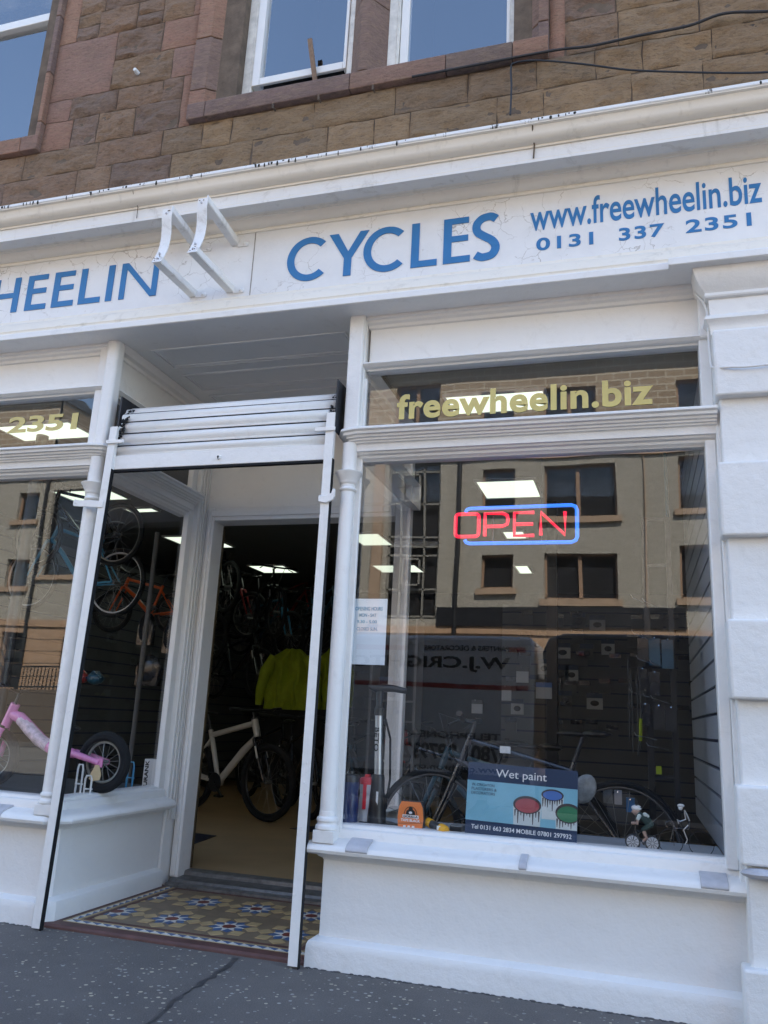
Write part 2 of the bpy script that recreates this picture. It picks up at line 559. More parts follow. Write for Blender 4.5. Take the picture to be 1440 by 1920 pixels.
def emit(name, col, st):
    m = bpy.data.materials.new(name)
    nt, b = nodes(m)
    b.inputs['Base Color'].default_value = (*col, 1)
    b.inputs['Emission Color'].default_value = (*col, 1)
    b.inputs['Emission Strength'].default_value = st
    return m


M['panel'] = emit('lit_ceiling_panel', (0.86, 0.98, 0.80), 0.30)
M['neonred'] = emit('red_neon', (1.0, 0.012, 0.05), 0.25)
M['neonblue'] = emit('blue_neon', (0.035, 0.22, 1.0), 0.24)


def glass_mat(name, r0, wob=0.0, tint=(1, 1, 1), wsc=1.3, dust=False):
    m = bpy.data.materials.new(name)
    m.use_nodes = True
    nt = m.node_tree
    nt.nodes.clear()
    out = N(nt, 'ShaderNodeOutputMaterial')
    tr = N(nt, 'ShaderNodeBsdfTransparent'); tr.inputs[0].default_value = (*tint, 1)
    gl = N(nt, 'ShaderNodeBsdfGlossy'); gl.inputs['Roughness'].default_value = 0.0
    lw = N(nt, 'ShaderNodeLayerWeight'); lw.inputs['Blend'].default_value = 0.5
    pw = N(nt, 'ShaderNodeMath', operation='POWER'); pw.inputs[1].default_value = 5.0
    nt.links.new(lw.outputs['Facing'], pw.inputs[0])
    ma = N(nt, 'ShaderNodeMath', operation='MULTIPLY_ADD'); ma.inputs[1].default_value = 1 - r0; ma.inputs[2].default_value = r0
    nt.links.new(pw.outputs[0], ma.inputs[0])
    ge = N(nt, 'ShaderNodeNewGeometry')
    sb = N(nt, 'ShaderNodeMath', operation='SUBTRACT'); sb.inputs[0].default_value = 1.0
    nt.links.new(ge.outputs['Backfacing'], sb.inputs[1])
    mu = N(nt, 'ShaderNodeMath', operation='MULTIPLY')
    nt.links.new(ma.outputs[0], mu.inputs[0]); nt.links.new(sb.outputs[0], mu.inputs[1])
    mx = N(nt, 'ShaderNodeMixShader')
    nt.links.new(mu.outputs[0], mx.inputs[0]); nt.links.new(tr.outputs[0], mx.inputs[1]); nt.links.new(gl.outputs[0], mx.inputs[2])
    if dust:
        df_ = N(nt, 'ShaderNodeBsdfDiffuse'); df_.inputs[0].default_value = (0.7, 0.7, 0.66, 1)
        f1 = ramp(nt, noise(nt, 170, 2, 0.5), [(0.70, 0.0), (0.76, 0.30)])
        f2 = ramp(nt, noise(nt, 2.4, 7, 0.7, (1.0, 1.0, 0.35), 0.8), [(0.40, 0.0), (0.85, 0.010)])
        ad_ = N(nt, 'ShaderNodeMath', operation='ADD'); nt.links.new(f1, ad_.inputs[0]); nt.links.new(f2, ad_.inputs[1])
        m2 = N(nt, 'ShaderNodeMixShader')
        mf = N(nt, 'ShaderNodeMath', operation='MULTIPLY'); nt.links.new(ad_.outputs[0], mf.inputs[0]); nt.links.new(sb.outputs[0], mf.inputs[1])
        nt.links.new(mf.outputs[0], m2.inputs[0]); nt.links.new(mx.outputs[0], m2.inputs[1]); nt.links.new(df_.outputs[0], m2.inputs[2])
        mx = m2
    nt.links.new(mx.outputs[0], out.inputs[0])
    if wob:
        b = N(nt, 'ShaderNodeBump'); b.inputs['Strength'].default_value = 1.0; b.inputs['Distance'].default_value = wob
        nt.links.new(noise(nt, wsc, 1, 0.4), b.inputs['Height'])
        nt.links.new(b.outputs[0], gl.inputs['Normal'])
    return m


M['glass'] = glass_mat('display_glass', 0.115, 0.0018, dust=True)
M['glass_up'] = glass_mat('upper_window_glass', 0.29, 0.0006)
M['glass_far'] = glass_mat('far_window_glass', 0.10, 0.0)

# ------------------------------------------------------------------ ground
def asphalt(name, base, speck, sscale):
    m = bpy.data.materials.new(name)
    nt, b = nodes(m)
    b.inputs['Roughness'].default_value = 0.85
    c = mixrgb(nt, ramp(nt, noise(nt, 1.4, 6, 0.65), [(0.35, 0.0), (0.7, 1.0)]), tuple(k * 0.72 for k in base), tuple(k * 1.2 for k in base))
    c = mixrgb(nt, ramp(nt, noise(nt, 160, 3, 0.7), [(0.4, 0.0), (0.7, 0.55)]), c, tuple(k * 1.7 for k in base))
    if speck:
        tc = N(nt, 'ShaderNodeTexCoord')
        mp = N(nt, 'ShaderNodeMapping'); mp.inputs['Scale'].default_value = (1, 1.0, 1)
        v = N(nt, 'ShaderNodeTexVoronoi'); v.inputs['Scale'].default_value = sscale
        nt.links.new(tc.outputs['Object'], mp.inputs[0]); nt.links.new(mp.outputs[0], v.inputs['Vector'])
        sep = N(nt, 'ShaderNodeSeparateColor'); nt.links.new(v.outputs['Color'], sep.inputs[0])
        rad = N(nt, 'ShaderNodeMath', operation='MULTIPLY'); rad.inputs[1].default_value = 0.40; nt.links.new(sep.outputs[1], rad.inputs[0])
        a = N(nt, 'ShaderNodeMath', operation='LESS_THAN'); nt.links.new(v.outputs['Distance'], a.inputs[0]); nt.links.new(rad.outputs[0], a.inputs[1])
        g = N(nt, 'ShaderNodeMath', operation='GREATER_THAN'); g.inputs[1].default_value = 0.46; nt.links.new(sep.outputs[0], g.inputs[0])
        mu = N(nt, 'ShaderNodeMath', operation='MULTIPLY'); nt.links.new(a.outputs[0], mu.inputs[0]); nt.links.new(g.outputs[0], mu.inputs[1])
        mask = ramp(nt, noise(nt, 2.2, 3, 0.6), [(0.36, 0.1), (0.56, 1.0)])
        mm = mixrgb(nt, 1.0, mu.outputs[0], mask, 'MULTIPLY')
        c = mixrgb(nt, mm, c, mixrgb(nt, sep.outputs[2], (0.52, 0.46, 0.33), (0.36, 0.36, 0.33)))
        # long wandering seams of darker filler
        w = N(nt, 'ShaderNodeTexVoronoi', feature='DISTANCE_TO_EDGE'); w.inputs['Scale'].default_value = 0.5
        nz = N(nt, 'ShaderNodeTexNoise'); nz.inputs['Scale'].default_value = 3.0
        ad = nt.nodes.new('ShaderNodeMix'); ad.data_type = 'RGBA'; ad.blend_type = 'ADD'; ad.inputs['Factor'].default_value = 0.12
        nt.links.new(tc.outputs['Object'], nz.inputs['Vector']); nt.links.new(tc.outputs['Object'], ad.inputs['A']); nt.links.new(nz.outputs['Color'], ad.inputs['B'])
        nt.links.new(ad.outputs['Result'], w.inputs['Vector'])
        c = mixrgb(nt, ramp(nt, w.outputs['Distance'], [(0.0, 0.0), (0.006, 0.0)]), c, (0.01, 0.01, 0.012))
    nt.links.new(c, b.inputs['Base Color'])
    p = bump(nt, b, noise(nt, 120, 4, 0.8), 0.9, 0.006)
    bump(nt, b, noise(nt, 8, 4, 0.6), 0.4, 0.02, p)
    return m


M['pave'] = asphalt('speckled_asphalt', (0.125, 0.112, 0.102), True, 40)
M['road'] = asphalt('road_asphalt', (0.15, 0.145, 0.135), False, 0)
M['kerb'] = pm('granite_kerb', (0.30, 0.29, 0.28), 0.8, var=0.15, vs=20, bs=0.4)
M['tar'] = pm('black_tar_joint', (0.058, 0.054, 0.053), 0.55, var=0.4, vs=12, bs=0.8, bsc=25)

mb = MB(); mb.box(-45, 25, -5.6, 3.0, -0.5, 0.0)
structure(mb.build('pavement', M['pave'], smooth=False), 'dark asphalt pavement flecked with pale chips in front of the shop', 'pavement')
mb = MB(); mb.box(-60, 40, -16.0, -5.75, -0.6, -0.12)
structure(mb.build('road', M['road'], smooth=False), 'grey asphalt road between the shop and the flats opposite', 'road')
mb = MB(); mb.box(-45, 25, -5.75, -5.6, -0.5, 0.006)
structure(mb.build('kerb', M['kerb'], smooth=False, bevel=0.01), 'granite kerb along the edge of the pavement', 'kerb')
mb = MB(); mb.box(-200, 200, -300, 200, -1.0, -0.62)
structure(mb.build('ground', M['road'], smooth=False), 'flat ground beyond the street', 'ground')
mb = MB(); mb.box(-45, 25, -18.2, -16.0, -0.5, 0.0)
structure(mb.build('far_pavement', M['pave'], smooth=False), 'pavement on the far side of the street', 'pavement')
# dark filler line across the pavement
mb = MB()
pts = []
random.seed(3)
for i in range(26):
    t = i / 25
    pts.append((-1.875 + 0.10 * t + 0.012 * math.sin(t * 9) + random.uniform(-0.010, 0.010), -0.02 - 1.1 * t, 0))
for s, w in ((1, 0.012),):
    vs = []; fs = []
    for i, p in enumerate(pts):
        ww = w * random.uniform(0.25, 1.5)
        vs += [(p[0] - ww, p[1], 0.0015), (p[0], p[1], 0.005), (p[0] + ww, p[1] + 0.006, 0.0015)]
    for i in range(len(pts) - 1):
        fs += [(i * 3, i * 3 + 1, i * 3 + 4, i * 3 + 3), (i * 3 + 1, i * 3 + 2, i * 3 + 5, i * 3 + 4)]
    mb.add(vs, fs)
structure(mb.build('pavement_joint', M['tar']), 'ragged dark filler line running across the pavement from the doorway', 'pavement')
mb = MB()
random.seed(31)
for k in range(420):
    x = random.uniform(-5.2, 0.6)
    if -3.0 < x < -1.55: continue
    r = random.uniform(0.003, 0.010)
    mb.ball((x, random.uniform(-0.012, 0.002), 0.0), (r * 1.6, r * 0.8, r * 0.55), 7, 4)
structure(mb.build('pavement_edge', M['tar']), 'crumbled black tar edge of the pavement against the white plinth', 'pavement')

# ------------------------------------------------------------------ shopfront
front = thing('shopfront', 'white painted Victorian bicycle shop front with two display windows and a recessed doorway', 'shopfront', (-1.5, 0.05, 0))
W, WW = M['white'], M['white_wall']
XL0, XR0 = -6.6, 3.2
pathR = [(-1.45, 1.12), (-1.45, 0.06), (-1.435, 0.03), (-1.40, 0.02), (0.40, 0.02)]
pathL = [(XL0, 0.02), (-3.12, 0.02), (-3.085, 0.03), (-3.07, 0.06), (-3.07, 1.12)]


def shift(path, d):
    """same path, pushed outward by d"""
    m = MB(); m.sweep(path, [(d, 0), (d, 1)], cap=False)
    return [(m.v[i * 2].x, m.v[i * 2].y) for i in range(len(path))]


riserR = [(-1.484, 1.14), (-1.484, 0.05), (0.44, 0.05)]
riserL = [(XL0, 0.05), (-3.10, 0.05), (-3.05, 0.10), (-3.05, 1.14)]
for P_, lab in ((riserL, None), (riserR, None)):
    mb = MB(); mb.sweep(P_, [(-0.12, 0.5), (0, 0.5), (0, 0.10), (-0.12, 0.10)])
    mb.build('stall_riser', WW, front)
    mb = MB(); mb.sweep(P_, [(-0.10, 0.13), (0.0, 0.132), (0.012, 0.128), (0.040, 0.114), (0.046, 0.10), (0.048, 0.08), (0.05, -0.03), (-0.10, -0.03)])
    mb.build('plinth', M['rough_wall'], front)
    mb = MB(); mb.sweep(P_, [(-0.12, 0.640), (-0.042, 0.640), (-0.030, 0.634), (-0.026, 0.622), (-0.008, 0.616), (-0.002, 0.600), (0.0, 0.575), (0.016, 0.570), (0.05, 0.562), (0.078, 0.552), (0.090, 0.540), (0.094, 0.526), (0.088, 0.512), (0.072, 0.504), (0.05, 0.500), (0.03, 0.499), (0.022, 0.488), (0.006, 0.480), (0, 0.470), (-0.12, 0.470)])
    mb.build('sill', W, front)
for (x0, x1, z0, z1) in ((-1.345, -1.235, 0.535, 0.578), (-0.525, -0.490, 0.535, 0.580), (0.235, 0.345, 0.525, 0.572), (-3.60, -3.345, 0.53, 0.572)):
    mb = MB(); mb.prism([(0.05, 0.50), (0.052, 0.584), (0.034, 0.581), (0.0, 0.571), (-0.028, 0.561), (-0.044, 0.548), (-0.049, 0.535), (-0.045, 0.528), (0.0, 0.515)], x0, x1, 'x')
    mb.build('sill_patch', M['galv'], front, bevel=0.003)

TR = [(-0.10, 2.676), (0.0, 2.676), (0.088, 2.668), (0.096, 2.660), (0.096, 2.652), (0.082, 2.645), (0.078, 2.632), (0.064, 2.628), (0.060, 2.618), (0.048, 2.614), (0.045, 2.605), (0.034, 2.602), (0.031, 2.594), (0.020, 2.590), (0.016, 2.582), (0.016, 2.552), (0.004, 2.549), (-0.002, 2.540), (-0.018, 2.534), (-0.024, 2.522), (-0.040, 2.515), (-0.046, 2.508), (-0.10, 2.506)]
HD = [(-0.10, 3.080), (0.004, 3.080), (0.010, 3.070), (-0.004, 3.062), (-0.012, 3.055), (-0.030, 3.052), (-0.036, 3.042), (-0.10, 3.040)]
TP = [(0.0, 3.385), (0.0, 3.350), (-0.012, 3.345), (-0.016, 3.332), (-0.030, 3.322), (-0.034, 3.306), (-0.046, 3.300), (-0.10, 3.300)]
for P_ in (pathL, pathR):
    mb = MB(); mb.sweep(P_, TR); mb.build('transom_bar', W, front)
    mb = MB(); mb.sweep(P_, HD); mb.build('window_head', W, front)
    mb = MB(); mb.sweep(P_, [(-0.046, 3.31), (-0.046, 3.07)], cap=False); mb.build('head_panel', W, front, smooth=False)
    mb = MB(); mb.sweep(P_, TP); mb.build('top_rail', W, front)


def stile(x0, x1, y0, y1, z0, z1, nm='window_stile'):
    mb = MB(); mb.box(x0, x1, y0, y1, z0, z1); return mb.build(nm, W, front, bevel=0.006)


# frames round the right-hand window
stile(0.346, 0.395, 0.03, 0.12, 0.60, 2.53); stile(0.395, 0.435, 0.0, 0.12, 0.55, 3.39, 'window_frame')
stile(0.340, 0.395, 0.03, 0.12, 2.66, 3.06); stile(0.345, 0.40, 0.012, 0.12, 3.06, 3.39)
stile(-1.47, -1.418, 0.036, 0.13, 2.66, 3.39); stile(-1.47, -1.436, 0.04, 0.13, 0.60, 2.53)
stile(-3.20, -3.085, 0.036, 0.13, 2.66, 3.39); stile(-3.17, -3.085, 0.045, 0.13, 0.60, 2.53)
# frames in the porch returns
for X, s in ((-3.07, 1), (-1.45, -1)):
    a, b_ = sorted((X - 0.045 * s, X - 0.0 * s))
    a2, b2 = sorted((X - (0.06 if s > 0 else 0.0) * s, X + 0.035 * s))
    stile(a, b_, 1.085, 1.15, 0.60, 3.38)
    mb = MB(); mb.box(a2, b2, 1.15, 1.30, 0.0, 3.38)
    mb.build('door_pilaster', W, front, bevel=0.008)
    mb = MB()
    f0, f1 = sorted((X + 0.035 * s, X + 0.047 * s))
    for k in range(3):
        mb.box(f0, f1, 1.175 + k * 0.038, 1.198 + k * 0.038, 0.42, 3.2)
    mb.build('fluting', W, front, bevel=0.005)
    stile(a, b_, 0.05, 0.075, 0.60, 3.0)

# corner columns
for X in (-3.090, -1.467):
    mb = MB()
    mb.lathe([(0.040, 0.66), (0.0405, 1.4), (0.038, 2.30), (0.038, 2.325), (0.045, 2.330), (0.048, 2.337), (0.045, 2.345), (0.039, 2.350), (0.039, 2.365), (0.047, 2.372), (0.049, 2.378), (0.051, 2.388), (0.056, 2.394), (0.058, 2.402), (0.064, 2.408), (0.066, 2.416), (0.074, 2.424), (0.077, 2.432), (0.070, 2.436), (0.042, 2.437), (0.041, 2.60)], (X, 0.02, 0), 32)
    c = mb.build('column', W, front)
    mb = MB()
    mb.lathe([(0.041, 0.70), (0.043, 0.675), (0.052, 0.668), (0.054, 0.655), (0.048, 0.648), (0.048, 0.640), (0.057, 0.632), (0.059, 0.618), (0.053, 0.610)], (X, 0.02, 0), 32)
    mb.box(X - 0.053, X + 0.053, -0.033, 0.073, 0.556, 0.612)
    mb.build('column_base', W, c, bevel=0.002)
    mb = MB(); mb.box(X - 0.044, X + 0.044, 0.0, 0.09, 2.66, 3.45)
    mb.build('corner_post', W, front, bevel=0.024 if X < -2 else 0.012, seg=5)

# glass
pn = {}
for nm, x0, x1, z0, z1 in (('m', -1.445, 0.35, 0.628, 2.515), ('t', -1.43, 0.345, 2.66, 3.05), ('lm', XL0, -3.16, 0.628, 2.515), ('lt', XL0, -3.19, 2.66, 3.05)):
    mb = MB(); mb.box(x0, x1, 0.09, 0.096, z0, z1)
    pn[nm] = mb.build('window_pane', M['glass'], front, smooth=False)
for X in (-3.10, -1.42):
    for z0, z1 in ((0.63, 2.52), (2.66, 3.05)):
        mb = MB(); mb.box(X - 0.003, X + 0.003, 0.07, 1.09, z0, z1)
        mb.build('return_pane', M['glass'], front, smooth=False)
# gold lettering on the transom lights
mb = text_mb('freewheelin.biz', -1.232, 0.118, 2.752, 2.900, 0.086, 0.002, bold=0.03, space=1.06)
mb.build('window_lettering', M['gold'], pn['t'], smooth=False)
mb = text_mb('0131 337 2351', -5.05, -3.335, 2.822, 2.935, 0.086, 0.002, bold=0.03)
mb.build('window_lettering', M['gold'], pn['lt'], smooth=False)

# entablature
mb = MB(); mb.sweep([(XL0, -0.02), (XR0, -0.02)], [(-0.3, 4.0), (0, 4.0), (0, 3.55), (-0.3, 3.55)])
fr = mb.build('name_board', M['frieze'], front, smooth=False)
mb = MB(); mb.box(-2.155, -2.150, -0.0225, -0.018, 3.555, 3.99); mb.build('board_joint', pm('joint_filler', (0.30, 0.27, 0.24), 0.8, var=0.4, vs=20), fr, smooth=False)
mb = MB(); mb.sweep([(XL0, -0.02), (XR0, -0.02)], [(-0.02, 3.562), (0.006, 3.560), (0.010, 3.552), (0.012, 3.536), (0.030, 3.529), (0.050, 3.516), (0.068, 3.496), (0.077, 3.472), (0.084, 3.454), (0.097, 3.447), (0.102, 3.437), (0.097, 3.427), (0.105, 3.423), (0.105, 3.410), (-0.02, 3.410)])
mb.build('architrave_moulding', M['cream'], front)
mb = MB(); mb.sweep([(XL0, -0.02), (0.325, -0.02), (0.325, -0.06), (XR0, -0.06)], [(-0.05, 3.412), (0.108, 3.412), (0.117, 3.409), (0.122, 3.402), (0.122, 3.370), (0.116, 3.366), (-0.20, 3.366)])
mb.build('architrave', W, front)
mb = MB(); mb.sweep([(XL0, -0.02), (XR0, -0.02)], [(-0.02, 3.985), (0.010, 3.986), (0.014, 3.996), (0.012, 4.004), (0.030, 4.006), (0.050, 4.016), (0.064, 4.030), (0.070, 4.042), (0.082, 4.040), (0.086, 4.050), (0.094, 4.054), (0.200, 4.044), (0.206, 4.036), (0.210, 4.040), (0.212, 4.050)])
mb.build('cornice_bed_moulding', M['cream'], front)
mb = MB(); mb.sweep([(XL0, -0.02), (XR0, -0.02)], [(0.10, 4.052), (0.206, 4.042), (0.207, 4.030), (0.211, 4.030), (0.213, 4.112), (0.10, 4.125)])
mb.build('cornice_fascia', M['corona'], front)
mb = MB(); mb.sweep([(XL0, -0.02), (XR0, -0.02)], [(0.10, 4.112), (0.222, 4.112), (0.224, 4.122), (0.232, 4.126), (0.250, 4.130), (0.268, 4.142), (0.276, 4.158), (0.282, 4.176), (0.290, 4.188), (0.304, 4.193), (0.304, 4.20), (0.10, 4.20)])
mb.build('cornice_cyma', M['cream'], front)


def lip_mat():
    m = paint_mat('cornice_lip_paint', (0.80, 0.80, 0.79), 0.3, 20, 0.5, 0.2, 0.3)
    nt = m.node_tree; b = nt.nodes['Principled BSDF']
    src = b.inputs['Base Color'].links[0].from_socket
    c = mixrgb(nt, ramp(nt, noise(nt, 11, 8, 0.8, (1, 0.3, 0.3)), [(0.58, 0.0), (0.62, 1.0)]), src, (0.05, 0.045, 0.03))
    nt.links.new(c, b.inputs['Base Color'])
    return m


mb = MB(); mb.sweep([(XL0, -0.02), (XR0, -0.02)], [(0.10, 4.199), (0.306, 4.199), (0.310, 4.204), (0.310, 4.220), (0.304, 4.224), (-0.02, 4.262)])
mb.build('cornice_lip', lip_mat(), front)
# moss tufts and rain marks hanging from the lip
random.seed(11)
mb = MB()
for k in range(70):
    x = random.uniform(-4.6, 1.2) if k > 25 else random.choice((-3.1, -2.95, -2.4, -2.05, -1.95, -1.85, -0.35, -3.6)) + random.uniform(-0.08, 0.08)
    h = random.uniform(0.006, 0.03)
    mb.ball((x, -0.329, 4.218 - h * 0.5), (random.uniform(0.003, 0.010), 0.003, h * 0.6), 6, 4)
mb.build('moss', pm('dark_moss', (0.03, 0.028, 0.02), 0.9, var=0.3), front)
mb = MB()
for x, w in ((-0.448, 0.004), (-2.86, 0.002)):
    mb.tube([(x, -0.331, 4.222), (x + 0.004, -0.312, 4.19), (x + 0.001, -0.29, 4.16), (x + 0.006, -0.246, 4.12), (x, -0.236, 4.05)], w, 5)
mb.build('crack', M['mortar'], front)

# blue lettering, stroke by stroke
mb = MB()
Y0, Y1 = -0.0205, -0.0245


PC = [0]


def poly(pts):
    PC[0] += 1
    mb.prism(pts, Y0, Y1 - 0.00013 * (PC[0] % 7), 'y')


def bar2(a, b, t):
    a, b = Vector(a), Vector(b); d = (b - a).normalized(); n = Vector((-d.y, d.x)) * t / 2
    poly([tuple(a + n), tuple(b + n), tuple(b - n), tuple(a - n)])


def arc(cx, cz, rx, rz, a0, a1, t, n=26, t1=None):
    t1 = t1 or t
    for i in range(n):
        A = R(a0 + (a1 - a0) * i / n); B = R(a0 + (a1 - a0) * (i + 1) / n + (0.4 if i < n - 1 else 0))
        q = []
        for (ang, k) in ((A, 1), (B, 1), (B, -1), (A, -1)):
            q.append((cx + (rx + k * t / 2) * math.cos(ang), cz + (rz + k * t1 / 2) * math.sin(ang)))
        poly(q)


def L_C(x0, x1, z0, z1, t):
    rx = (x1 - x0) * 0.55; rz = (z1 - z0) / 2
    arc(x0 + rx, (z0 + z1) / 2, rx - t / 2, rz - t / 2 * 0.9, 46, 314, t, 34, t * 0.9)


def L_Y(x0, x1, z0, z1, t):
    xm = (x0 + x1) / 2; zm = z0 + (z1 - z0) * 0.44
    poly([(x0, z1), (x0 + t * 1.25, z1), (xm + 0.001, zm + t * 0.75), (xm, zm - 0.01), (xm - t / 2, zm - 0.01)])
    poly([(x1, z1), (xm + t / 2, zm - 0.01), (xm, zm - 0.01), (xm + 0.001, zm + t * 0.75), (x1 - t * 1.15, z1)])
    poly([(xm - t / 2, z0), (xm - t / 2, zm), (xm + t / 2, zm), (xm + t / 2, z0)])


def L_L(x0, x1, z0, z1, t):
    poly([(x0, z0), (x0, z1), (x0 + t, z1), (x0 + t, z0)]); poly([(x0 + t, z0), (x0 + t, z0 + t * 0.85), (x1, z0 + t * 0.85), (x1, z0)])


def L_E(x0, x1, z0, z1, t):
    L_L(x0, x1, z0, z1, t); h = t * 0.8
    poly([(x0 + t, z1 - h), (x0 + t, z1), (x1 - 0.01, z1), (x1 - 0.01, z1 - h)])
    zm = (z0 + z1) / 2 + 0.01
    poly([(x0 + t, zm - h / 2), (x0 + t, zm + h / 2), (x1 - 0.012, zm + h / 2), (x1 - 0.012, zm - h / 2)])


def L_I(x0, x1, z0, z1, t): poly([(x0, z0), (x0, z1), (x0 + t, z1), (x0 + t, z0)])


def L_H(x0, x1, z0, z1, t):
    L_I(x0, 0, z0, z1, t); L_I(x1 - t, 0, z0, z1, t)
    zm = (z0 + z1) / 2
    poly([(x0 + t, zm - t * 0.4), (x0 + t, zm + t * 0.4), (x1 - t, zm + t * 0.4), (x1 - t, zm - t * 0.4)])


def L_N(x0, x1, z0, z1, t):
    L_I(x0, 0, z0, z1, t * 0.85); L_I(x1 - t * 0.85, 0, z0, z1, t * 0.85)
    poly([(x0, z1), (x0 + t * 1.0, z1), (x1, z0), (x1 - t * 1.0, z0)])


def L_S(x0, x1, z0, z1, t):
    pts = [(0.93, 0.93), (0.72, 1.0), (0.50, 1.0), (0.28, 0.96), (0.10, 0.86), (0.06, 0.74), (0.13, 0.63), (0.32, 0.55), (0.52, 0.48), (0.74, 0.40), (0.90, 0.28), (0.90, 0.15), (0.76, 0.04), (0.52, 0.0), (0.28, 0.0), (0.04, 0.07)]
    h = t / 2
    P3 = [Vector((x0 + h * 0.7 + (x1 - x0 - 1.4 * h) * u, z0 + h * 0.9 + (z1 - z0 - 1.8 * h) * w)) for u, w in pts]
    Q = []
    for i in range(len(P3) - 1):
        p0, p1, p2, p3 = P3[max(0, i - 1)], P3[i], P3[i + 1], P3[min(len(P3) - 1, i + 2)]
        for k in range(4):
            s = k / 4
            Q.append(0.5 * ((2 * p1) + (p2 - p0) * s + (2 * p0 - 5 * p1 + 4 * p2 - p3) * s * s + (3 * p1 - p0 - 3 * p2 + p3) * s ** 3))
    Q.append(P3[-1])
    for i in range(len(Q) - 1):
        d0 = (Q[min(i + 1, len(Q) - 1)] - Q[max(i - 1, 0)]).normalized(); d1 = (Q[min(i + 2, len(Q) - 1)] - Q[i]).normalized()
        n0 = Vector((-d0.y, d0.x)) * h; n1 = Vector((-d1.y, d1.x)) * h
        poly([tuple(Q[i] + n0), tuple(Q[i + 1] + n1), tuple(Q[i + 1] - n1), tuple(Q[i] - n0)])


zc0, zc1, t = 3.617, 3.898, 0.046
zh0, zh1 = 3.636, 3.890


def word(fn):
    global mb
    mb = MB(); fn(); mb.build('painted_word', M['blue'], fr, smooth=False)


word(lambda: (L_C(-1.925, -1.668, zc0 - 0.004, zc1 + 0.004, t), L_Y(-1.664, -1.418, zc0, zc1, t), L_C(-1.446, -1.190, zc0 - 0.004, zc1 + 0.004, t),
              L_L(-1.159, -1.008, zc0, zc1, t), L_E(-0.972, -0.820, zc0, zc1, t), L_S(-0.810, -0.652, zc0 - 0.004, zc1 + 0.004, t)))
word(lambda: (L_H(-4.075, -3.861, zh0, zh1, t), L_E(-3.799, -3.634, zh0, zh1, t), L_E(-3.588, -3.422, zh0, zh1, t), L_L(-3.382, -3.218, zh0, zh1, t), L_I(-3.176, -3.13, zh0, zh1, t), L_N(-3.077, -2.805, zh0, zh1, t)))
mb = text_mb('www.freewheelin.biz', -0.490, 0.668, 3.757, 3.925, -0.0215, 0.003, bold=0.012)
mb.build('painted_web_address', M['blue'], fr, smooth=False)
for s_, a_, b_ in (('0131', -0.457, -0.158), ('337', -0.028, 0.198), ('2351', 0.302, 0.612)):
    text_mb(s_, a_, b_, 3.632, 3.708, -0.0215, 0.003, bold=0.022, space=1.1).build('painted_number', M['blue'], fr, smooth=False)

# right-hand pier with alternating blocks and its capital
mb = MB(); mb.box(0.412, XR0, -0.055, 0.30, -0.03, 3.38)
pil = mb.build('pier', M['rough_wall'], front, bevel=0.01)
for z0, z1, x in ((2.70, 3.04, 0.392), (2.024, 2.374, 0.385), (1.306, 1.650, 0.388), (0.640, 0.953, 0.388), (-0.03, 0.255, 0.378)):
    mb = MB(); mb.box(x, XR0, -0.105, 0.02, z0, z1)
    mb.build('pier_block', M['rough_wall'], pil, bevel=0.012, seg=3)
mb = MB(); mb.sweep([(0.40, 0.08), (0.40, -0.05), (XR0, -0.05)], [(0.0, 3.40), (0.098, 3.40), (0.100, 3.384), (0.088, 3.378), (0.084, 3.366), (0.080, 3.345), (0.070, 3.315), (0.055, 3.285), (0.036, 3.262), (0.030, 3.250), (0.032, 3.236), (0.028, 3.228), (0.012, 3.222), (0.010, 3.140), (0.024, 3.134), (0.036, 3.122), (0.038, 3.108), (0.026, 3.096), (0.018, 3.084), (0.012, 3.070), (0.010, 3.035), (0.0, 3.035)])
mb.build('capital', W, pil)
mb = MB(); mb.ball((0.46, -0.09, 0.612), (0.075, 0.05, 0.022), 10, 6); mb.ball((0.60, -0.09, 0.60), (0.12, 0.05, 0.022), 10, 6)
mb.build('broken_ledge', M['galv'], pil)

# porch
mb = MB(); mb.box(-3.09, -1.43, -0.0, 1.32, 3.372, 3.42)
pc = mb.build('porch_ceiling', M['grey_white'], front, smooth=False)
mb = MB()
for y0, y1 in ((0.17, 0.46), (0.565, 0.84), (0.94, 1.20)):
    for g in (0.0, 0.022):
        x0, x1, a, b_ = -2.93 + g, -1.60 - g, y0 + g, y1 - g
        z0 = 3.360 if g == 0 else 3.364
        mb.box(x0, x1, a, a + 0.012, z0, 3.374); mb.box(x0, x1, b_ - 0.012, b_, z0, 3.374)
        mb.box(x0, x0 + 0.012, a + 0.012, b_ - 0.012, z0, 3.374); mb.box(x1 - 0.012, x1, a + 0.012, b_ - 0.012, z0, 3.374)
mb.build('panel_moulding', M['grey_white'], pc, bevel=0.003)
mb = MB(); mb.sweep([(-3.10, 0.06), (-3.10, 1.30)], [(0.0, 3.38), (0.06, 3.374), (0.062, 3.362), (0.045, 3.345), (0.035, 3.33), (0.0, 3.325)]); mb.build('cornice_strip', W, front)
mb = MB()
mb.box(-3.03, -1.48, 1.27, 1.36, 2.56, 3.375)
mb.build('over_door_panel', W, front, smooth=False)
mb = MB(); mb.box(-3.02, -2.955, 1.25, 1.42, 0.06, 2.60); mb.box(-1.56, -1.49, 1.25, 1.42, 0.06, 2.60); mb.box(-2.955, -1.56, 1.25, 1.42, 2.505, 2.60)
df = mb.build('door_frame', W, front, bevel=0.006)
mb = MB(); mb.box(-3.0, -2.975, 1.238, 1.252, 0.07, 2.58); mb.box(-2.975, -1.6, 1.238, 1.252, 2.535, 2.575)
mb.build('door_moulding', W, df, bevel=0.004)
mb = MB(); mb.box(-2.955, -2.950, 1.40, 1.425, 0.10, 2.50); mb.build('brass_edge_strip', pm('dull_brass', (0.12, 0.09, 0.05), 0.5, 0.4), df)

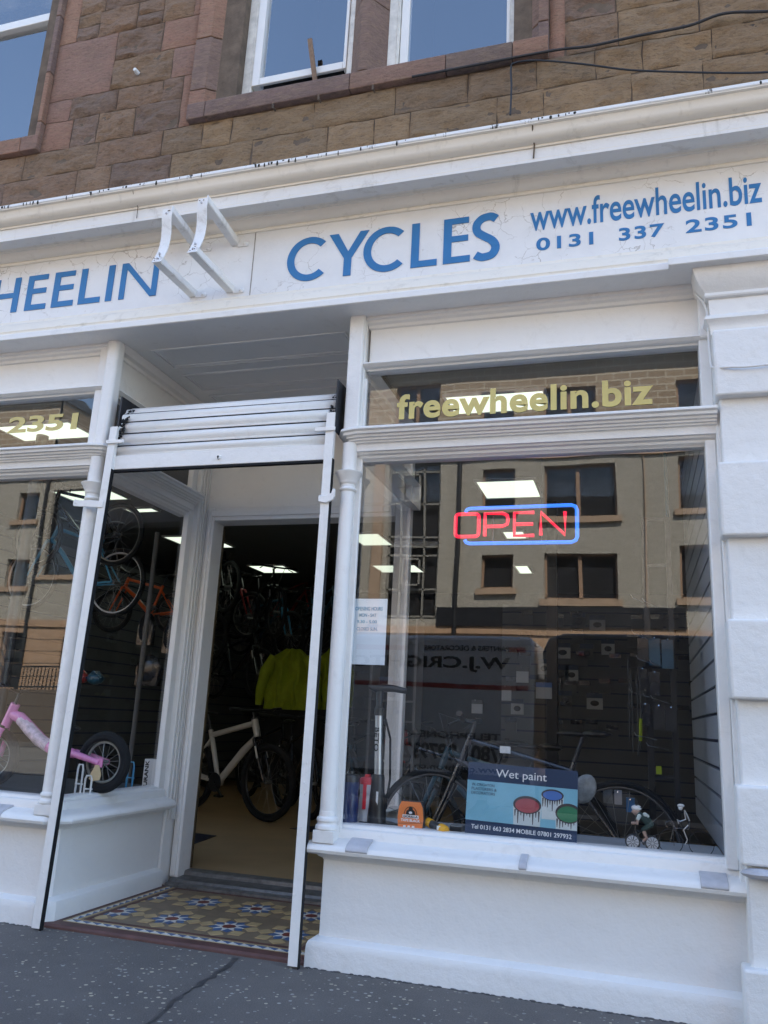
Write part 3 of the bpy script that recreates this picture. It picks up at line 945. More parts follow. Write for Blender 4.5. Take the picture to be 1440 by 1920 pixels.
# porch floor: patterned tiles
tb = MB(); tb.box(-3.05, -1.47, 0.045, 1.19, -0.02, 0.018)
M['tile_bg'] = pm('brown_tile', (0.21, 0.155, 0.10), 0.5, var=0.18, vs=14)
M['tile_ochre'] = pm('ochre_tile', (0.46, 0.335, 0.17), 0.5, var=0.15, vs=14)
M['tile_blue'] = pm('blue_tile', (0.055, 0.12, 0.25), 0.45, var=0.2, vs=14)
M['tile_white'] = pm('cream_tile', (0.64, 0.62, 0.56), 0.5, var=0.12, vs=14)
M['tile_red'] = pm('oxblood_tile', (0.17, 0.04, 0.03), 0.5, var=0.2, vs=14)
M['tile_edge'] = pm('red_brown_step', (0.10, 0.045, 0.038), 0.6, var=0.3, vs=9, bs=0.3)
tiles = tb.build('tiled_porch_floor', M['tile_bg'], smooth=False)
structure(tiles, 'Victorian patterned tile floor of blue, ochre and white stars in the doorway', 'tiled floor')


def tile_part(nm, mat, fn):
    m_ = MB(); fn(m_)
    o = m_.build(nm, mat, tiles, smooth=False); return o


ZT = 0.018


def flat(m_, pts, z=0.0):
    a = 0
    for i in range(len(pts)):
        j = (i + 1) % len(pts); a += pts[i][0] * pts[j][1] - pts[j][0] * pts[i][1]
    if a < 0: pts = pts[::-1]
    m_.prism(pts, ZT - 0.004, ZT + 0.0025 + z, 'z')


IX0, IX1, IY0, IY1 = -2.885, -1.63, 0.205, 1.135
stars = [(-2.85 + 0.352 * i - 0.05 * (1 if j else 0), 0.43 + 0.445 * j) for i in range(5) for j in (0, 1)]
oc, bl, wh, rd = MB(), MB(), MB(), MB()


def inside(pts): return all(IX0 + 0.012 <= p[0] <= IX1 - 0.012 and IY0 + 0.012 <= p[1] <= IY1 - 0.012 for p in pts)


def clip(pts):
    def cut(P, f, g):
        out = []
        for i in range(len(P)):
            a, b = P[i], P[(i + 1) % len(P)]
            fa, fb = f(a), f(b)
            if fa >= 0: out.append(a)
            if fa * fb < 0:
                t_ = fa / (fa - fb); out.append((a[0] + (b[0] - a[0]) * t_, a[1] + (b[1] - a[1]) * t_))
        return out
    for f in (lambda p: p[0] - IX0 - 0.012, lambda p: IX1 - 0.012 - p[0], lambda p: p[1] - IY0 - 0.012, lambda p: IY1 - 0.012 - p[1]):
        if len(pts) < 3: return []
        pts = cut(pts, f, None)
    return pts


for cx, cy in stars:
    P8 = lambda r, k, o=0: (cx + r * math.cos(R(45 * k + o)), cy + r * 1.12 * math.sin(R(45 * k + o)))
    q = clip([P8(0.036, k, 22.5) for k in range(8)])
    if len(q) > 2: flat(rd, q)
    for k in range(8):
        ins, outp = P8(0.040, k), P8(0.078, k, 0)
        a, b = P8(0.078, k, 22.5), P8(0.078, k, -22.5)
        q = clip([P8(0.040, k, -22.5), P8(0.040, k, 22.5), P8(0.088, k)]) if k % 2 == 0 else clip([P8(0.040, k, -22.5), P8(0.040, k, 22.5), P8(0.088, k)])
        if len(q) > 2: flat(wh, q)
        q = clip([P8(0.047, k, 22.5), P8(0.082, k, 6), P8(0.108, k, 22.5), P8(0.082, k, 39)])
        if len(q) > 2: flat(bl, q)
        c = P8(0.138, k)
        a45 = R(45 * k)
        sq = [(c[0] + 0.047 * math.cos(a45 + R(90 * i)) , c[1] + 0.050 * math.sin(a45 + R(90 * i))) for i in range(4)]
        q = clip(sq)
        if len(q) > 2: flat(oc, q)
oc.build('ochre_squares', M['tile_ochre'], tiles, smooth=False); bl.build('blue_points', M['tile_blue'], tiles, smooth=False)
wh.build('cream_triangles', M['tile_white'], tiles, smooth=False); rd.build('red_octagons', M['tile_red'], tiles, smooth=False)
# borders
m_ = MB()
for a in ((IX0 - 0.012, IX1 + 0.012, IY0 - 0.012, IY0 + 0.010), (IX0 - 0.012, IX1 + 0.012, IY1 - 0.010, IY1 + 0.012), (IX0 - 0.012, IX0 + 0.010, IY0 + 0.010, IY1 - 0.010), (IX1 - 0.010, IX1 + 0.012, IY0 + 0.010, IY1 - 0.010)):
    m_.box(a[0], a[1], a[2], a[3], 0.01, ZT + 0.0025)
m_.build('brown_band', M['tile_edge'], tiles, smooth=False)
m_ = MB()
for a in ((-2.97, -1.545, 0.108, 0.118), (-2.935, -1.58, 0.163, 0.175), (-2.97, -2.96, 0.118, 1.175), (-2.925, -2.914, 0.175, 1.175), (-1.555, -1.545, 0.118, 1.175), (-1.60, -1.589, 0.175, 1.175)):
    m_.box(a[0], a[1], a[2], a[3], 0.01, ZT + 0.0025)
m_.build('ochre_lines', M['tile_ochre'], tiles, smooth=False)
mw, mu_ = MB(), MB()
n = 22; dx = (1.545 - 2.955) / -n
for i in range(n):
    x = -2.955 + i * dx
    flat(mw, [(x, 0.121), (x + dx * 0.96, 0.121), (x + dx * 0.1, 0.160)]); flat(mu_, [(x + dx * 0.2, 0.160), (x + dx, 0.160), (x + dx, 0.126)])
n = 16; dy = 1.0 / n
for X0, X1 in ((-2.957, -2.928), (-1.586, -1.558)):
    for i in range(n):
        y = 0.175 + i * dy
        flat(mw, [(X0, y), (X0, y + dy * 0.96), (X1, y + dy * 0.1)]); flat(mu_, [(X1, y + dy * 0.2), (X1, y + dy), (X0, y + dy)])
mw.build('cream_border', M['tile_white'], tiles, smooth=False); mu_.build('blue_border', M['tile_blue'], tiles, smooth=False)
mb = MB(); mb.prism([(0.045, -0.02), (0.02, -0.02), (0.022, 0.010), (0.034, 0.020), (0.105, 0.0205), (0.105, 0.005)], -3.04, -1.47, 'x')
mb.build('step_edge', M['tile_edge'], tiles)
mb = MB(); mb.box(-3.03, -2.975, 0.105, 1.19, 0.01, 0.0205); mb.box(-1.54, -1.47, 0.105, 1.19, 0.01, 0.0205)
mb.build('side_edge', M['tile_edge'], tiles)
mb = MB(); mb.prism([(1.15, 0.0), (1.152, 0.034), (1.165, 0.042), (1.19, 0.044), (1.20, 0.060), (1.33, 0.066), (1.335, 0.088), (1.345, 0.094), (1.42, 0.096), (1.42, 0.0)], -2.99, -1.50, 'x')
structure(mb.build('door_threshold', M['metalstrip']), 'worn grey metal door threshold at the back of the tiled porch', 'threshold')

# ------------------------------------------------------------------ roller shutter
sh = thing('roller_shutter', 'white painted roller shutter rolled up above the shop doorway between two guide rails', 'roller shutter', (-2.25, 0.0, 0))
prof = []
# curtain profile: slats hanging, then curling back over the barrel
base = [(0.0, 2.600 + 0.0785 * k) for k in range(5)]
pts = [(-0.012, 2.592), (-0.012, 2.655), (-0.012, 2.732), (-0.010, 2.806), (0.012, 2.868), (0.052, 2.905), (0.11, 2.925), (0.18, 2.915), (0.24, 2.87)]
for i in range(len(pts) - 1):
    a, b = Vector(pts[i]), Vector(pts[i + 1]); d = b - a; L_ = d.length; n = Vector((-d.y, d.x)).normalized()
    for (s, o) in ((0.0, -0.004), (0.0001, 0.003), (0.05, 0.006), (0.13, 0.0035), (0.22, 0.006), (0.36, 0.012), (0.52, 0.0155), (0.68, 0.0150), (0.82, 0.010), (0.92, 0.004), (0.945, -0.004)):
        q = a + d * s + n * o
        prof.append((q.x, q.y))
mb = MB()
vs = []; K = len(prof)
for x in (-2.935, -1.556):
    for (y, z) in prof: vs.append((x, y, z))
mb.add(vs, [(k, k + 1, K + k + 1, K + k) for k in range(K - 1)])
cur = mb.build('slat_curtain', W, sh, ang=50)
so = cur.modifiers.new('t', 'SOLIDIFY'); so.thickness = 0.003
mb = MB()
for (y, z) in pts[:7]: mb.tube([(-2.932, y - 0.0025, z - 0.003), (-1.560, y - 0.0025, z - 0.003)], 0.0042, 6)
mb.build('slat_gap_shade', M['black'], cur)  # black rods paint in the shade between the slats
mb = MB(); mb.box(-2.955, -1.592, -0.028, -0.004, 2.503, 2.590)
bb = mb.build('bottom_bar', W, sh, bevel=0.003)
mb = MB(); mb.box(-2.958, -1.590, -0.026, 0.004, 2.490, 2.502)
mb.build('rubber_seal', M['black'], bb, smooth=False)
mb = MB(); mb.cyl((-2.243, -0.028, 2.546), (-2.243, -0.038, 2.546), 0.014, 0.013, 20)
lk = mb.build('lock', W, bb)
mb = MB(); mb.cyl((-2.243, -0.0385, 2.548), (-2.243, -0.0395, 2.548), 0.006, 0.006, 12); mb.box(-2.2465, -2.2395, -0.0395, -0.038, 2.536, 2.548)
mb.build('keyhole', M['black'], bb, smooth=False)
for x0, x1 in ((-2.972, -2.962), (-1.546, -1.538)):
    mb = MB(); mb.prism([(-0.045, 2.66), (0.30, 2.66), (0.30, 2.93), (0.20, 2.962), (-0.045, 2.962)] if x0 > -2 else [(0.0, 2.66), (0.30, 2.66), (0.30, 2.98), (0.0, 2.98)], x0, x1, 'x')
    mb.build('end_plate', M['dark_plate'], sh, smooth=False)
# grease and bristle at the slat ends
random.seed(5)
mb = MB()
for k in range(190):
    s = random.choice((0, 0, 1))
    z = random.uniform(2.68, 2.90)
    x = (-2.925 + random.uniform(-0.02, 0.02) + (z - 2.68) * 0.14) if s == 0 else -1.572 + random.uniform(-0.016, 0.014)
    y = -0.030 + max(0, z - 2.80) * 0.55
    r = random.uniform(0.001, 0.0045)
    mb.ball((x, y, z), (r * random.uniform(1, 3), r * 1.4, r * random.uniform(1, 2.2)), 6, 4)
mb.build('grease', M['black'], sh)
# guide rails
for (xb, xt, w, s, zt) in ((-3.010, -2.952, 0.048, 1, 2.765), (-1.569, -1.566, 0.048, -1, 2.765)):
    mb = MB()
    vs = []
    for z, xc in ((0.012, xb), (zt, xt)):
        vs += [(xc - w / 2, -0.055, z), (xc + w / 2, -0.055, z), (xc + w / 2, -0.026, z), (xc - w / 2, -0.026, z)]
    mb.add(vs, [(0, 3, 2, 1), (4, 5, 6, 7), (0, 1, 5, 4), (1, 2, 6, 5), (2, 3, 7, 6), (3, 0, 4, 7)])
    random.seed(int(w * 1000) + s)
    for k in range(10):
        z = random.uniform(0.2, 1.4); x = xb + (xt - xb) * z / zt + random.uniform(-0.02, 0.02)
        mb.ball((x, -0.055, z), (0.005, 0.002, random.uniform(0.004, 0.010)), 7, 5)
    g = mb.build('guide_rail', W, sh, bevel=0.003)
    mb = MB()
    vs = []
    for z, xc in ((0.0, xb), (2.50, xb + (xt - xb) * 2.5 / zt)):
        xa = xc + s * (w / 2 + 0.0005) if s > 0 else xc + w / 2 + 0.0005
        vs += [(xa, -0.053, z), (xa + 0.003, -0.053, z), (xa + 0.003, -0.024, z), (xa, -0.024, z)]
    mb.add(vs, [(0, 3, 2, 1), (4, 5, 6, 7), (0, 1, 5, 4), (1, 2, 6, 5), (2, 3, 7, 6), (3, 0, 4, 7)])
    mb.build('channel_shade_strip', M['black'], g, smooth=False)  # black strip stands in for the shade inside the open guide channel
    mb = MB()
    if s > 0: mb.box(xt - 0.034, xt + 0.085, -0.066, -0.056, 2.655, 2.678)
    else: mb.box(xt - 0.085, xt + 0.034, -0.066, -0.056, 2.655, 2.678)
    mb.build('cross_tab', W, g, bevel=0.003)
    mb = MB()
    if s > 0:
        mb.prism([(-3.150, 2.276), (-2.955, 2.262), (-2.950, 2.268), (-2.950, 2.298), (-2.958, 2.303), (-3.120, 2.312), (-3.150, 2.318), (-3.158, 2.308), (-3.158, 2.284)], -0.062, -0.056, 'y')
        mb.cyl((-3.138, -0.062, 2.298), (-3.138, -0.066, 2.298), 0.008, 0.007, 12)
    else:
        mb.prism([(-1.600, 2.255), (-1.555, 2.245), (-1.515, 2.262), (-1.508, 2.285), (-1.508, 2.322), (-1.522, 2.325), (-1.528, 2.300), (-1.560, 2.288), (-1.600, 2.290)], -0.070, -0.056, 'y')
    mb.build('fixing_bracket', W, g, bevel=0.003)

# ------------------------------------------------------------------ old sign brackets
for (X, dy, lab) in ((-2.54, 0.0, 'left curved white metal sign bracket beside the letter N'), (-2.285, 0.045, 'right curved white metal sign bracket beside the board joint')):
    b = thing('sign_bracket', lab, 'sign bracket', (X, -0.02, 3.75), group='empty sign brackets on the name board')
    mb = MB()
    # curved front strap
    st = []
    yb, yt = -0.405 - dy, -0.385 - dy
    for k in range(13):
        u = k / 12
        z = 3.590 + 0.375 * u
        y = yb + (yt - yb) * u + 0.030 * math.sin(math.pi * min(1, u * 1.2)) - 0.028 * (1 - u) ** 2.5
        st.append((y, z))
    vs = []
    for (y, z) in st: vs += [(X - 0.031, y, z), (X + 0.031, y, z), (X + 0.031, y + 0.007, z), (X - 0.031, y + 0.007, z)]
    fs = [(0, 1, 2, 3), (48, 51, 50, 49)]
    for k in range(12):
        for j in range(4): fs.append((k * 4 + j, k * 4 + (j + 1) % 4, (k + 1) * 4 + (j + 1) % 4, (k + 1) * 4 + j))
    mb.add(vs, fs)
    mb.build('front_strap', M['corona'], b, bevel=0.0015)
    for (zw, zf, yf) in ((3.597, 3.592, st[0][0]), (3.915, 3.950, st[11][0])):
        mb = MB()
        mb.bar((X, -0.022, zw), (X, yf + 0.008, zf), 0.046, 0.006)
        mb.bar((X + 0.023, -0.022, zw + 0.02), (X + 0.023, yf + 0.008, zf + 0.02), 0.006, 0.038)
        mb.build('arm', M['corona'], b, bevel=0.001)
    for zz in (3.60, 3.915):
        mb = MB(); mb.ball((X + 0.075, -0.024, zz), (0.020, 0.008, 0.017), 12, 7); mb.cyl((X + 0.072, -0.024, zz), (X + 0.072, -0.040, zz), 0.008, 0.007, 6); mb.box(X + 0.02, X + 0.09, -0.028, -0.021, zz - 0.014, zz + 0.014)
        mb.build('foot_plate', M['frieze'], b)
    mb = MB()
    for zz, yy in ((st[1][1], st[1][0]), (st[2][1] + 0.01, st[2][0]), (st[11][1], st[11][0])):
        mb.cyl((X - 0.004, yy + 0.002, zz), (X - 0.004, yy - 0.006, zz), 0.007, 0.006, 6)
    mb.build('bolts', M['galv'], b)
    mb = MB()
    for k in range(9):
        zz = 3.60 + random.uniform(0, 0.03) if k < 6 else 3.95; yy = st[0][0] if k < 6 else st[11][0]
        mb.ball((X + random.uniform(-0.03, 0.03), yy - 0.002, zz), (0.004, 0.002, 0.003), 6, 4)
    mb.build('rust', pm('rust_spot', (0.10, 0.05, 0.025), 0.9), b)

# ------------------------------------------------------------------ upper storey
up = thing('tenement_upper_storey', 'brown rubble stone tenement wall with red sandstone window surrounds above the shop', 'tenement', (-1.5, 0.02, 4.2))
BROWN = [(0.310, 0.191, 0.120), (0.335, 0.210, 0.127), (0.273, 0.174, 0.120), (0.348, 0.220, 0.139), (0.273, 0.179, 0.131), (0.310, 0.197, 0.118), (0.248, 0.163, 0.118)]
LOWER = [(0.380, 0.247, 0.132), (0.414, 0.270, 0.144), (0.345, 0.230, 0.127), (0.299, 0.201, 0.121)]
RED = [(0.339, 0.180, 0.118), (0.311, 0.165, 0.112), (0.358, 0.197, 0.129), (0.291, 0.165, 0.123)]
PURP = [(0.233, 0.149, 0.119), (0.212, 0.138, 0.119), (0.275, 0.160, 0.119), (0.190, 0.132, 0.110)]


def rock(mb, x0, x1, z0, z1, y, col, amp=0.02, step=0.03, g=0.005, out=0.0, seed=0.0):
    x0 += g; x1 -= g; z0 += g; z1 -= g
    sk = 0.006 * math.sin(seed * 37) if amp > 0.01 else 0
    nx = max(3, int((x1 - x0) / step)); nz = max(3, int((z1 - z0) / step))
    vs = []; fs = []
    for j in range(nz + 1):
        for i in range(nx + 1):
            u, w = i / nx, j / nz
            x = x0 + (x1 - x0) * u; z = z0 + (z1 - z0) * w + sk * (u - 0.5)
            e = min(u * (x1 - x0), (1 - u) * (x1 - x0), w * (z1 - z0), (1 - w) * (z1 - z0))
            k = min(1, e / 0.02)
            nn = mnoise.fractal(Vector((x * 6 + seed, seed * 3, z * 11)), 0.8, 2.2, 5)
            d = k * (out + amp * (0.55 + 1.25 * nn))
            jx = 0.009 * mnoise.noise(Vector((x * 9, z * 9, seed))) if e < 1e-6 else 0
            vs.append((x + jx, y - d, z + jx))
    for j in range(nz):
        for i in range(nx):
            a = j * (nx + 1) + i
            fs.append((a, a + 1, a + nx + 2, a + nx + 1))
    mb.col = col
    b = len(vs)
    mb.add(vs, fs)
    # sides back into the bed
    ed = [(i) for i in range(nx + 1)], [(nz * (nx + 1) + i) for i in range(nx + 1)], [j * (nx + 1) for j in range(nz + 1)], [j * (nx + 1) + nx for j in range(nz + 1)]
    for row in ed:
        V = [Vector(vs[i]) for i in row]; n_ = len(V)
        mb.add(V + [Vector((v.x, y + 0.03, v.z)) for v in V], [(i, i + 1, n_ + i + 1, n_ + i) for i in range(n_ - 1)])


YW = 0.03
zs = [4.20, 4.50, 4.71, 4.912, 5.15, 5.33, 5.58, 5.83, 6.06, 6.31, 6.55, 6.82, 7.1, 7.4]
win_l = (-6.2, -3.945, 4.912, 7.4)
win_r = (-2.755, -0.392, 4.912, 7.4)
ashlar = [(-3.945, -3.70, 4.912, 5.15), (-3.945, -3.745, 5.15, 5.33), (-3.945, -3.435, 5.33, 5.83), (-3.945, -3.80, 5.83, 6.31), (-3.945, -3.50, 6.31, 6.55),
          (-2.84, -2.755, 4.912, 5.33), (-2.95, -2.755, 5.33, 5.58), (-3.06, -2.755, 5.58, 5.83), (-2.83, -2.755, 5.83, 6.31), (-3.05, -2.755, 6.31, 6.55),
          (-0.392, -0.30, 4.912, 5.33), (-0.392, -0.16, 5.33, 5.83), (-0.392, -0.28, 5.83, 6.31)]
bl_, rd_ = MB(), MB()
random.seed(21)
for (a, b, c, d) in ashlar: rock(rd_, a, b, c, d, YW, random.choice(RED), 0.005, 0.04, 0.003, 0.008, a)
for j in range(len(zs) - 1):
    z0, z1 = zs[j], zs[j + 1]
    segs = [(-6.6, 3.2)]
    for (a, b, c, d) in [win_l, win_r] + ashlar:
        if c < z1 - 0.01 and d > z0 + 0.01:
            ns_ = []
            for (p, q) in segs:
                if b <= p or a >= q: ns_.append((p, q)); continue
                if a > p: ns_.append((p, a))
                if b < q: ns_.append((b, q))
            segs = ns_
    for (p, q) in segs:
        x = p
        while x < q - 1e-3:
            w = random.uniform(0.20, 0.62) if j < 3 else random.uniform(0.16, 0.52)
            if q - (x + w) < 0.14: w = q - x
            pal = LOWER if (j < 3 and x > -3.0) or (x > -0.3 and j < 6) else BROWN
            colr = random.choice(pal)
            if j >= 3 and w < 0.34 and random.random() < 0.3 and z1 - z0 > 0.2:
                zm = z0 + (z1 - z0) * random.uniform(0.4, 0.6)
                rock(bl_, x, x + w, z0, zm, YW, colr, 0.018, 0.018, 0.003, 0, x * 7 + j); rock(bl_, x, x + w, zm, z1, YW, random.choice(pal), 0.018, 0.018, 0.003, 0, x * 5 + j)
            else:
                rock(bl_, x, x + w, z0, z1, YW, colr, 0.020 if j > 2 else 0.018, 0.016, 0.003, 0, x * 7 + j)
            x += w
bl_.build('rubble_stonework', M['stone'], up, ang=80)
rd_.build('ashlar_block', M['dressed'], up, ang=60)
mb = MB()
hl = [(-6.0, -4.09, 5.05, 7.3), (-2.43, -0.60, 5.05, 7.3)]
holes_wall(mb, -6.6, 3.2, 4.15, 7.45, YW + 0.004, 0.25, hl)
mb.build('mortar_bed', M['mortar'], up, smooth=False)
# body of the building over the shop
mb = MB()
mb.box(-6.6, 3.2, 0.30, 10.0, 7.45, 12.5); mb.box(-14, -6.6, 0.0, 10.0, 0.0, 12.5); mb.box(3.2, 12.0, 0.0, 10.0, 0.0, 12.5)
mb.box(-6.6, 3.2, 0.04, 0.30, 7.45, 12.5)
mb.box(-6.6, 3.2, 1.5, 10.0, 3.45, 7.45)
mb.build('building_body', stone_mat('plain_stone', False, 0.6), up, smooth=False)

# window surrounds, in stones
def jamb(x0, x1, x2, nm, seedv, fl=1):
    """x0 outer edge, x1 start of the splay, x2 inner edge at the frame"""
    random.seed(seedv)
    z = 4.915
    hs = [0.235, 0.42, 0.50, 0.40, 0.52, 0.45]
    m_ = MB()
    for h in hs:
        z1 = min(z + h, 7.4)
        m_.col = random.choice(RED[:2] + PURP) if fl else random.choice(PURP)
        m_.prism([(x0, 0.30), (x0, -0.012), (x0 + (x1 - x0) * 0.9, -0.012), (x1, 0.004), (x2, 0.125), (x2, 0.30)], z + 0.0035, z1 - 0.0035, 'z')
        z = z1
    return m_.build(nm, M['dressed'], up, bevel=0.005)


jamb(-2.755, -2.625, -2.435, 'window_jamb', 4); jamb(-0.392, -0.455, -0.60, 'window_jamb', 9); jamb(-3.945, -3.985, -4.088, 'window_jamb', 6)
m_ = MB(); z = 5.045; random.seed(2)
for h in (0.545, 0.45, 0.6, 0.7):
    m_.col = random.choice(PURP)
    m_.prism([(-1.655, 0.30), (-1.655, 0.11), (-1.575, -0.004), (-1.556, -0.016), (-1.515, -0.016), (-1.495, -0.004), (-1.412, 0.11), (-1.412, 0.30)], z + 0.003, z + h - 0.003, 'z'); z += h
m_.build('stone_mullion', M['dressed'], up, bevel=0.004)
m_ = MB(); random.seed(3)
for a, b in ((-2.755, -2.62), (-2.62, -1.61), (-1.61, -1.0), (-1.0, -0.60), (-0.60, -0.392)):
    m_.col = random.choice(PURP) if a < -0.7 else RED[0]
    m_.prism([(0.30, 4.918), (-0.018, 4.918), (-0.022, 4.93), (-0.020, 5.035), (-0.008, 5.048), (0.125, 5.085), (0.30, 5.085)], a + 0.002, b - 0.002, 'x')
m_.build('stone_sill', M['dressed'], up, bevel=0.004)
m_ = MB()
for a, b in ((-6.2, -5.0), (-5.0, -4.09), (-4.09, -3.945)):
    m_.col = random.choice(RED)
    m_.prism([(0.30, 4.918), (-0.018, 4.918), (-0.020, 5.035), (0.125, 5.075), (0.30, 5.075)], a + 0.002, b - 0.002, 'x')
m_.build('stone_sill', M['dressed'], up, bevel=0.005)


def up_window(x0, x1, z0, z1, gap, nm='sash_window', mid=None):
    m_ = MB(); y0, y1 = 0.105, 0.20
    m_.box(x0, x0 + 0.075, y0, y1, z0, z1); m_.box(x1 - 0.035, x1, y0, y1, z0, z1); m_.box(x0 + 0.075, x1 - 0.035, y0 - 0.012, y1, z0, z0 + 0.028); m_.box(x0 + 0.075, x1 - 0.035, y0, y1, z1 - 0.05, z1)
    m_.box(x0 + 0.058, x0 + 0.066, y0 - 0.006, y0, z0, z1)
    w = m_.build(nm, M['grimy'], up, bevel=0.004)
    zz = z0 + 0.028 + gap
    tilt = 0.035 if gap else 0
    a, b = x0 + 0.078, x1 - 0.037
    m_ = MB(); yy = y0 + 0.012
    m_.box(a, a + 0.055, yy - tilt * 0.6, yy + 0.05, zz, z1 - 0.05); m_.box(b - 0.022, b, yy - tilt * 0.6, yy + 0.05, zz, z1 - 0.05); m_.box(a + 0.055, b - 0.022, yy - tilt * 0.6, yy - tilt * 0.6 + 0.022, zz, zz + 0.055)
    if mid: m_.box(a + 0.055, b - 0.022, yy - 0.03, yy + 0.05, mid, mid + 0.07)
    m_.build('sash', M['upvc'], w, bevel=0.004)
    m_ = MB(); m_.box(a + 0.05, b - 0.02, yy + 0.012, yy + 0.018, zz + 0.05, z1 - 0.05)
    m_.build('glass_pane', M['glass_up'], w, smooth=False)
    m_ = MB(); m_.box(x0, x1, 0.22, 1.2, z0 - 0.05, z1 + 0.2); m_.f = [f for i, f in enumerate(m_.f) if i != 2]; m_.m = m_.m[:-1]; m_.c = m_.c[:-1]
    m_.build('dark_room', M['roomdark'], w, smooth=False)
    return w


up_window(-2.437, -1.652, 5.085, 7.3, 0.085)
up_window(-1.414, -0.598, 5.085, 7.3, 0.0)
up_window(-6.0, -4.085, 5.075, 7.3, 0.0, mid=6.17)
mb = MB()
for x in (-2.117, -1.806, -1.45): mb.cyl((x, 0.01, 4.885), (x, -0.03, 4.885), 0.006, 0.006, 8); mb.box(x - 0.005, x + 0.005, -0.032, -0.026, 4.87, 4.905)
mb.build('iron_pin', M['mortar'], up)
mb = MB(); mb.cyl((-3.205, 0.01, 5.41), (-3.205, -0.03, 5.41), 0.016, 0.012, 14)
tag(mb.build('vent_cap', M['card'], None, loc=(-3.205, 0, 5.41)), 'small white round plug on the brown stone wall left of the double window', 'plug')
mb = MB(); mb.bar((-1.885, 0.085, 5.10), (-1.93, 0.035, 5.42), 0.030, 0.014, (0, 1, 0))
tag(mb.build('wooden_stick', M['wood'], None, loc=(-1.885, 0.085, 5.10)), 'short weathered wooden stick propping open the middle upper window', 'stick')


def cable(name, pts, r, label, mat, cat='cable', group=None):
    P = [Vector(p) for p in pts]; Q = []
    for i in range(len(P) - 1):
        p0, p1, p2, p3 = P[max(0, i - 1)], P[i], P[i + 1], P[min(len(P) - 1, i + 2)]
        for k in range(6):
            s = k / 6
            Q.append(0.5 * ((2 * p1) + (p2 - p0) * s + (2 * p0 - 5 * p1 + 4 * p2 - p3) * s * s + (3 * p1 - p0 - 3 * p2 + p3) * s ** 3))
    Q.append(P[-1])
    m_ = MB(); m_.tube(Q, r, 8)
    return tag(m_.build(name, mat, None, loc=pts[0]), label, cat, group)


cable('wall_cable', [(-1.2, -0.035, 4.905), (-0.8, -0.035, 4.905), (-0.359, -0.03, 4.908), (-0.15, -0.02, 4.90), (0.10, -0.035, 4.895), (0.365, -0.03, 4.903), (0.55, -0.045, 4.925), (0.80, -0.04, 4.885), (1.2, -0.04, 4.86), (2.2, -0.03, 4.9)], 0.0075, 'upper thick black cable running across the stone below the double window to the right edge', M['cable'])
cable('wall_cable', [(-0.605, -0.03, 4.52), (-0.60, -0.03, 4.70), (-0.604, -0.03, 4.835), (-0.58, -0.04, 4.862), (-0.45, -0.04, 4.85), (-0.20, -0.05, 4.76), (0.05, -0.05, 4.665), (0.35, -0.06, 4.575), (0.62, -0.05, 4.52), (0.8, -0.05, 4.49)], 0.0055, 'lower black cable drooping from a vertical grey drop down to the cornice', M['cable'])
cable('white_cable', [(0.33, 0.0, 3.30), (0.35, -0.005, 3.27), (0.372, -0.02, 3.22), (0.383, -0.03, 3.14), (0.381, -0.03, 3.03), (0.383, -0.035, 2.93), (0.384, -0.055, 2.875), (0.392, -0.08, 2.855), (0.45, -0.118, 2.835), (0.55, -0.125, 2.828), (0.68, -0.125, 2.84), (0.9, -0.12, 2.90)], 0.0055, 'thin white painted cable looping from the window corner across the pier', W)

# ------------------------------------------------------------------ inside the shop
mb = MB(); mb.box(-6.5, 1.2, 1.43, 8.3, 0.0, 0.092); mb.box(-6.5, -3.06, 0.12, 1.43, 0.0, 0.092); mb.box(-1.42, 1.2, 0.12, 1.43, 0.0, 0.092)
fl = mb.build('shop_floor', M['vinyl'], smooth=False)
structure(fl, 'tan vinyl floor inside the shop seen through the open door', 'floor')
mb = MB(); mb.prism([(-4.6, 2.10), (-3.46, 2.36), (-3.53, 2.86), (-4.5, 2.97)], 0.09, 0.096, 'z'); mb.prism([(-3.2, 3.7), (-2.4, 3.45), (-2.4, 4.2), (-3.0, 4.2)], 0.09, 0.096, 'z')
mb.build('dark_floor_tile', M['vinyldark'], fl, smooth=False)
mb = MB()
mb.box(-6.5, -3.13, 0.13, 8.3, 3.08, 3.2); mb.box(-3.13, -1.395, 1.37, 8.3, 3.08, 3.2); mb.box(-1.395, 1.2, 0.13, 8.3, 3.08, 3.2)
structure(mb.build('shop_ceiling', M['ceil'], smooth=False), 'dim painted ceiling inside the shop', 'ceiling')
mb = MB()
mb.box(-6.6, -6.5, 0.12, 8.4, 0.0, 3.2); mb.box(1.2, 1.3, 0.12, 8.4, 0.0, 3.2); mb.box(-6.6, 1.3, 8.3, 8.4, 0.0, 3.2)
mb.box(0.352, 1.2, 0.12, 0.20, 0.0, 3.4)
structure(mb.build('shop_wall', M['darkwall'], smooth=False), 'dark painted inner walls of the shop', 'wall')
LP = [(-0.775, 0.69, .58, .28, 'front panel behind the gold web address'), (-0.98, 2.60, .46, .50, 'panel above the neon sign'), (-2.95, 6.14, .56, .48, 'rear panel left of the column base reflection'),
      (-2.78, 4.40, .34, .56, 'narrow panel seen just right of the door guide rail'), (-1.17, 4.30, .20, .30, 'small panel just under the neon letters'), (-1.33, 6.25, .15, .50, 'far small panel below the neon sign'), (-4.90, 4.38, .58, .60, 'panel at the top of the open doorway'),
      (-4.73, 6.12, .50, .50, 'panel above the hanging bicycles'), (-4.09, 0.68, .62, .30, 'front panel behind the gold telephone number'), (-4.90, 2.32, .60, .32, 'panel seen beside the left column'), (-4.72, 2.90, .30, .12, 'thin strip seen through the left porch glass')]
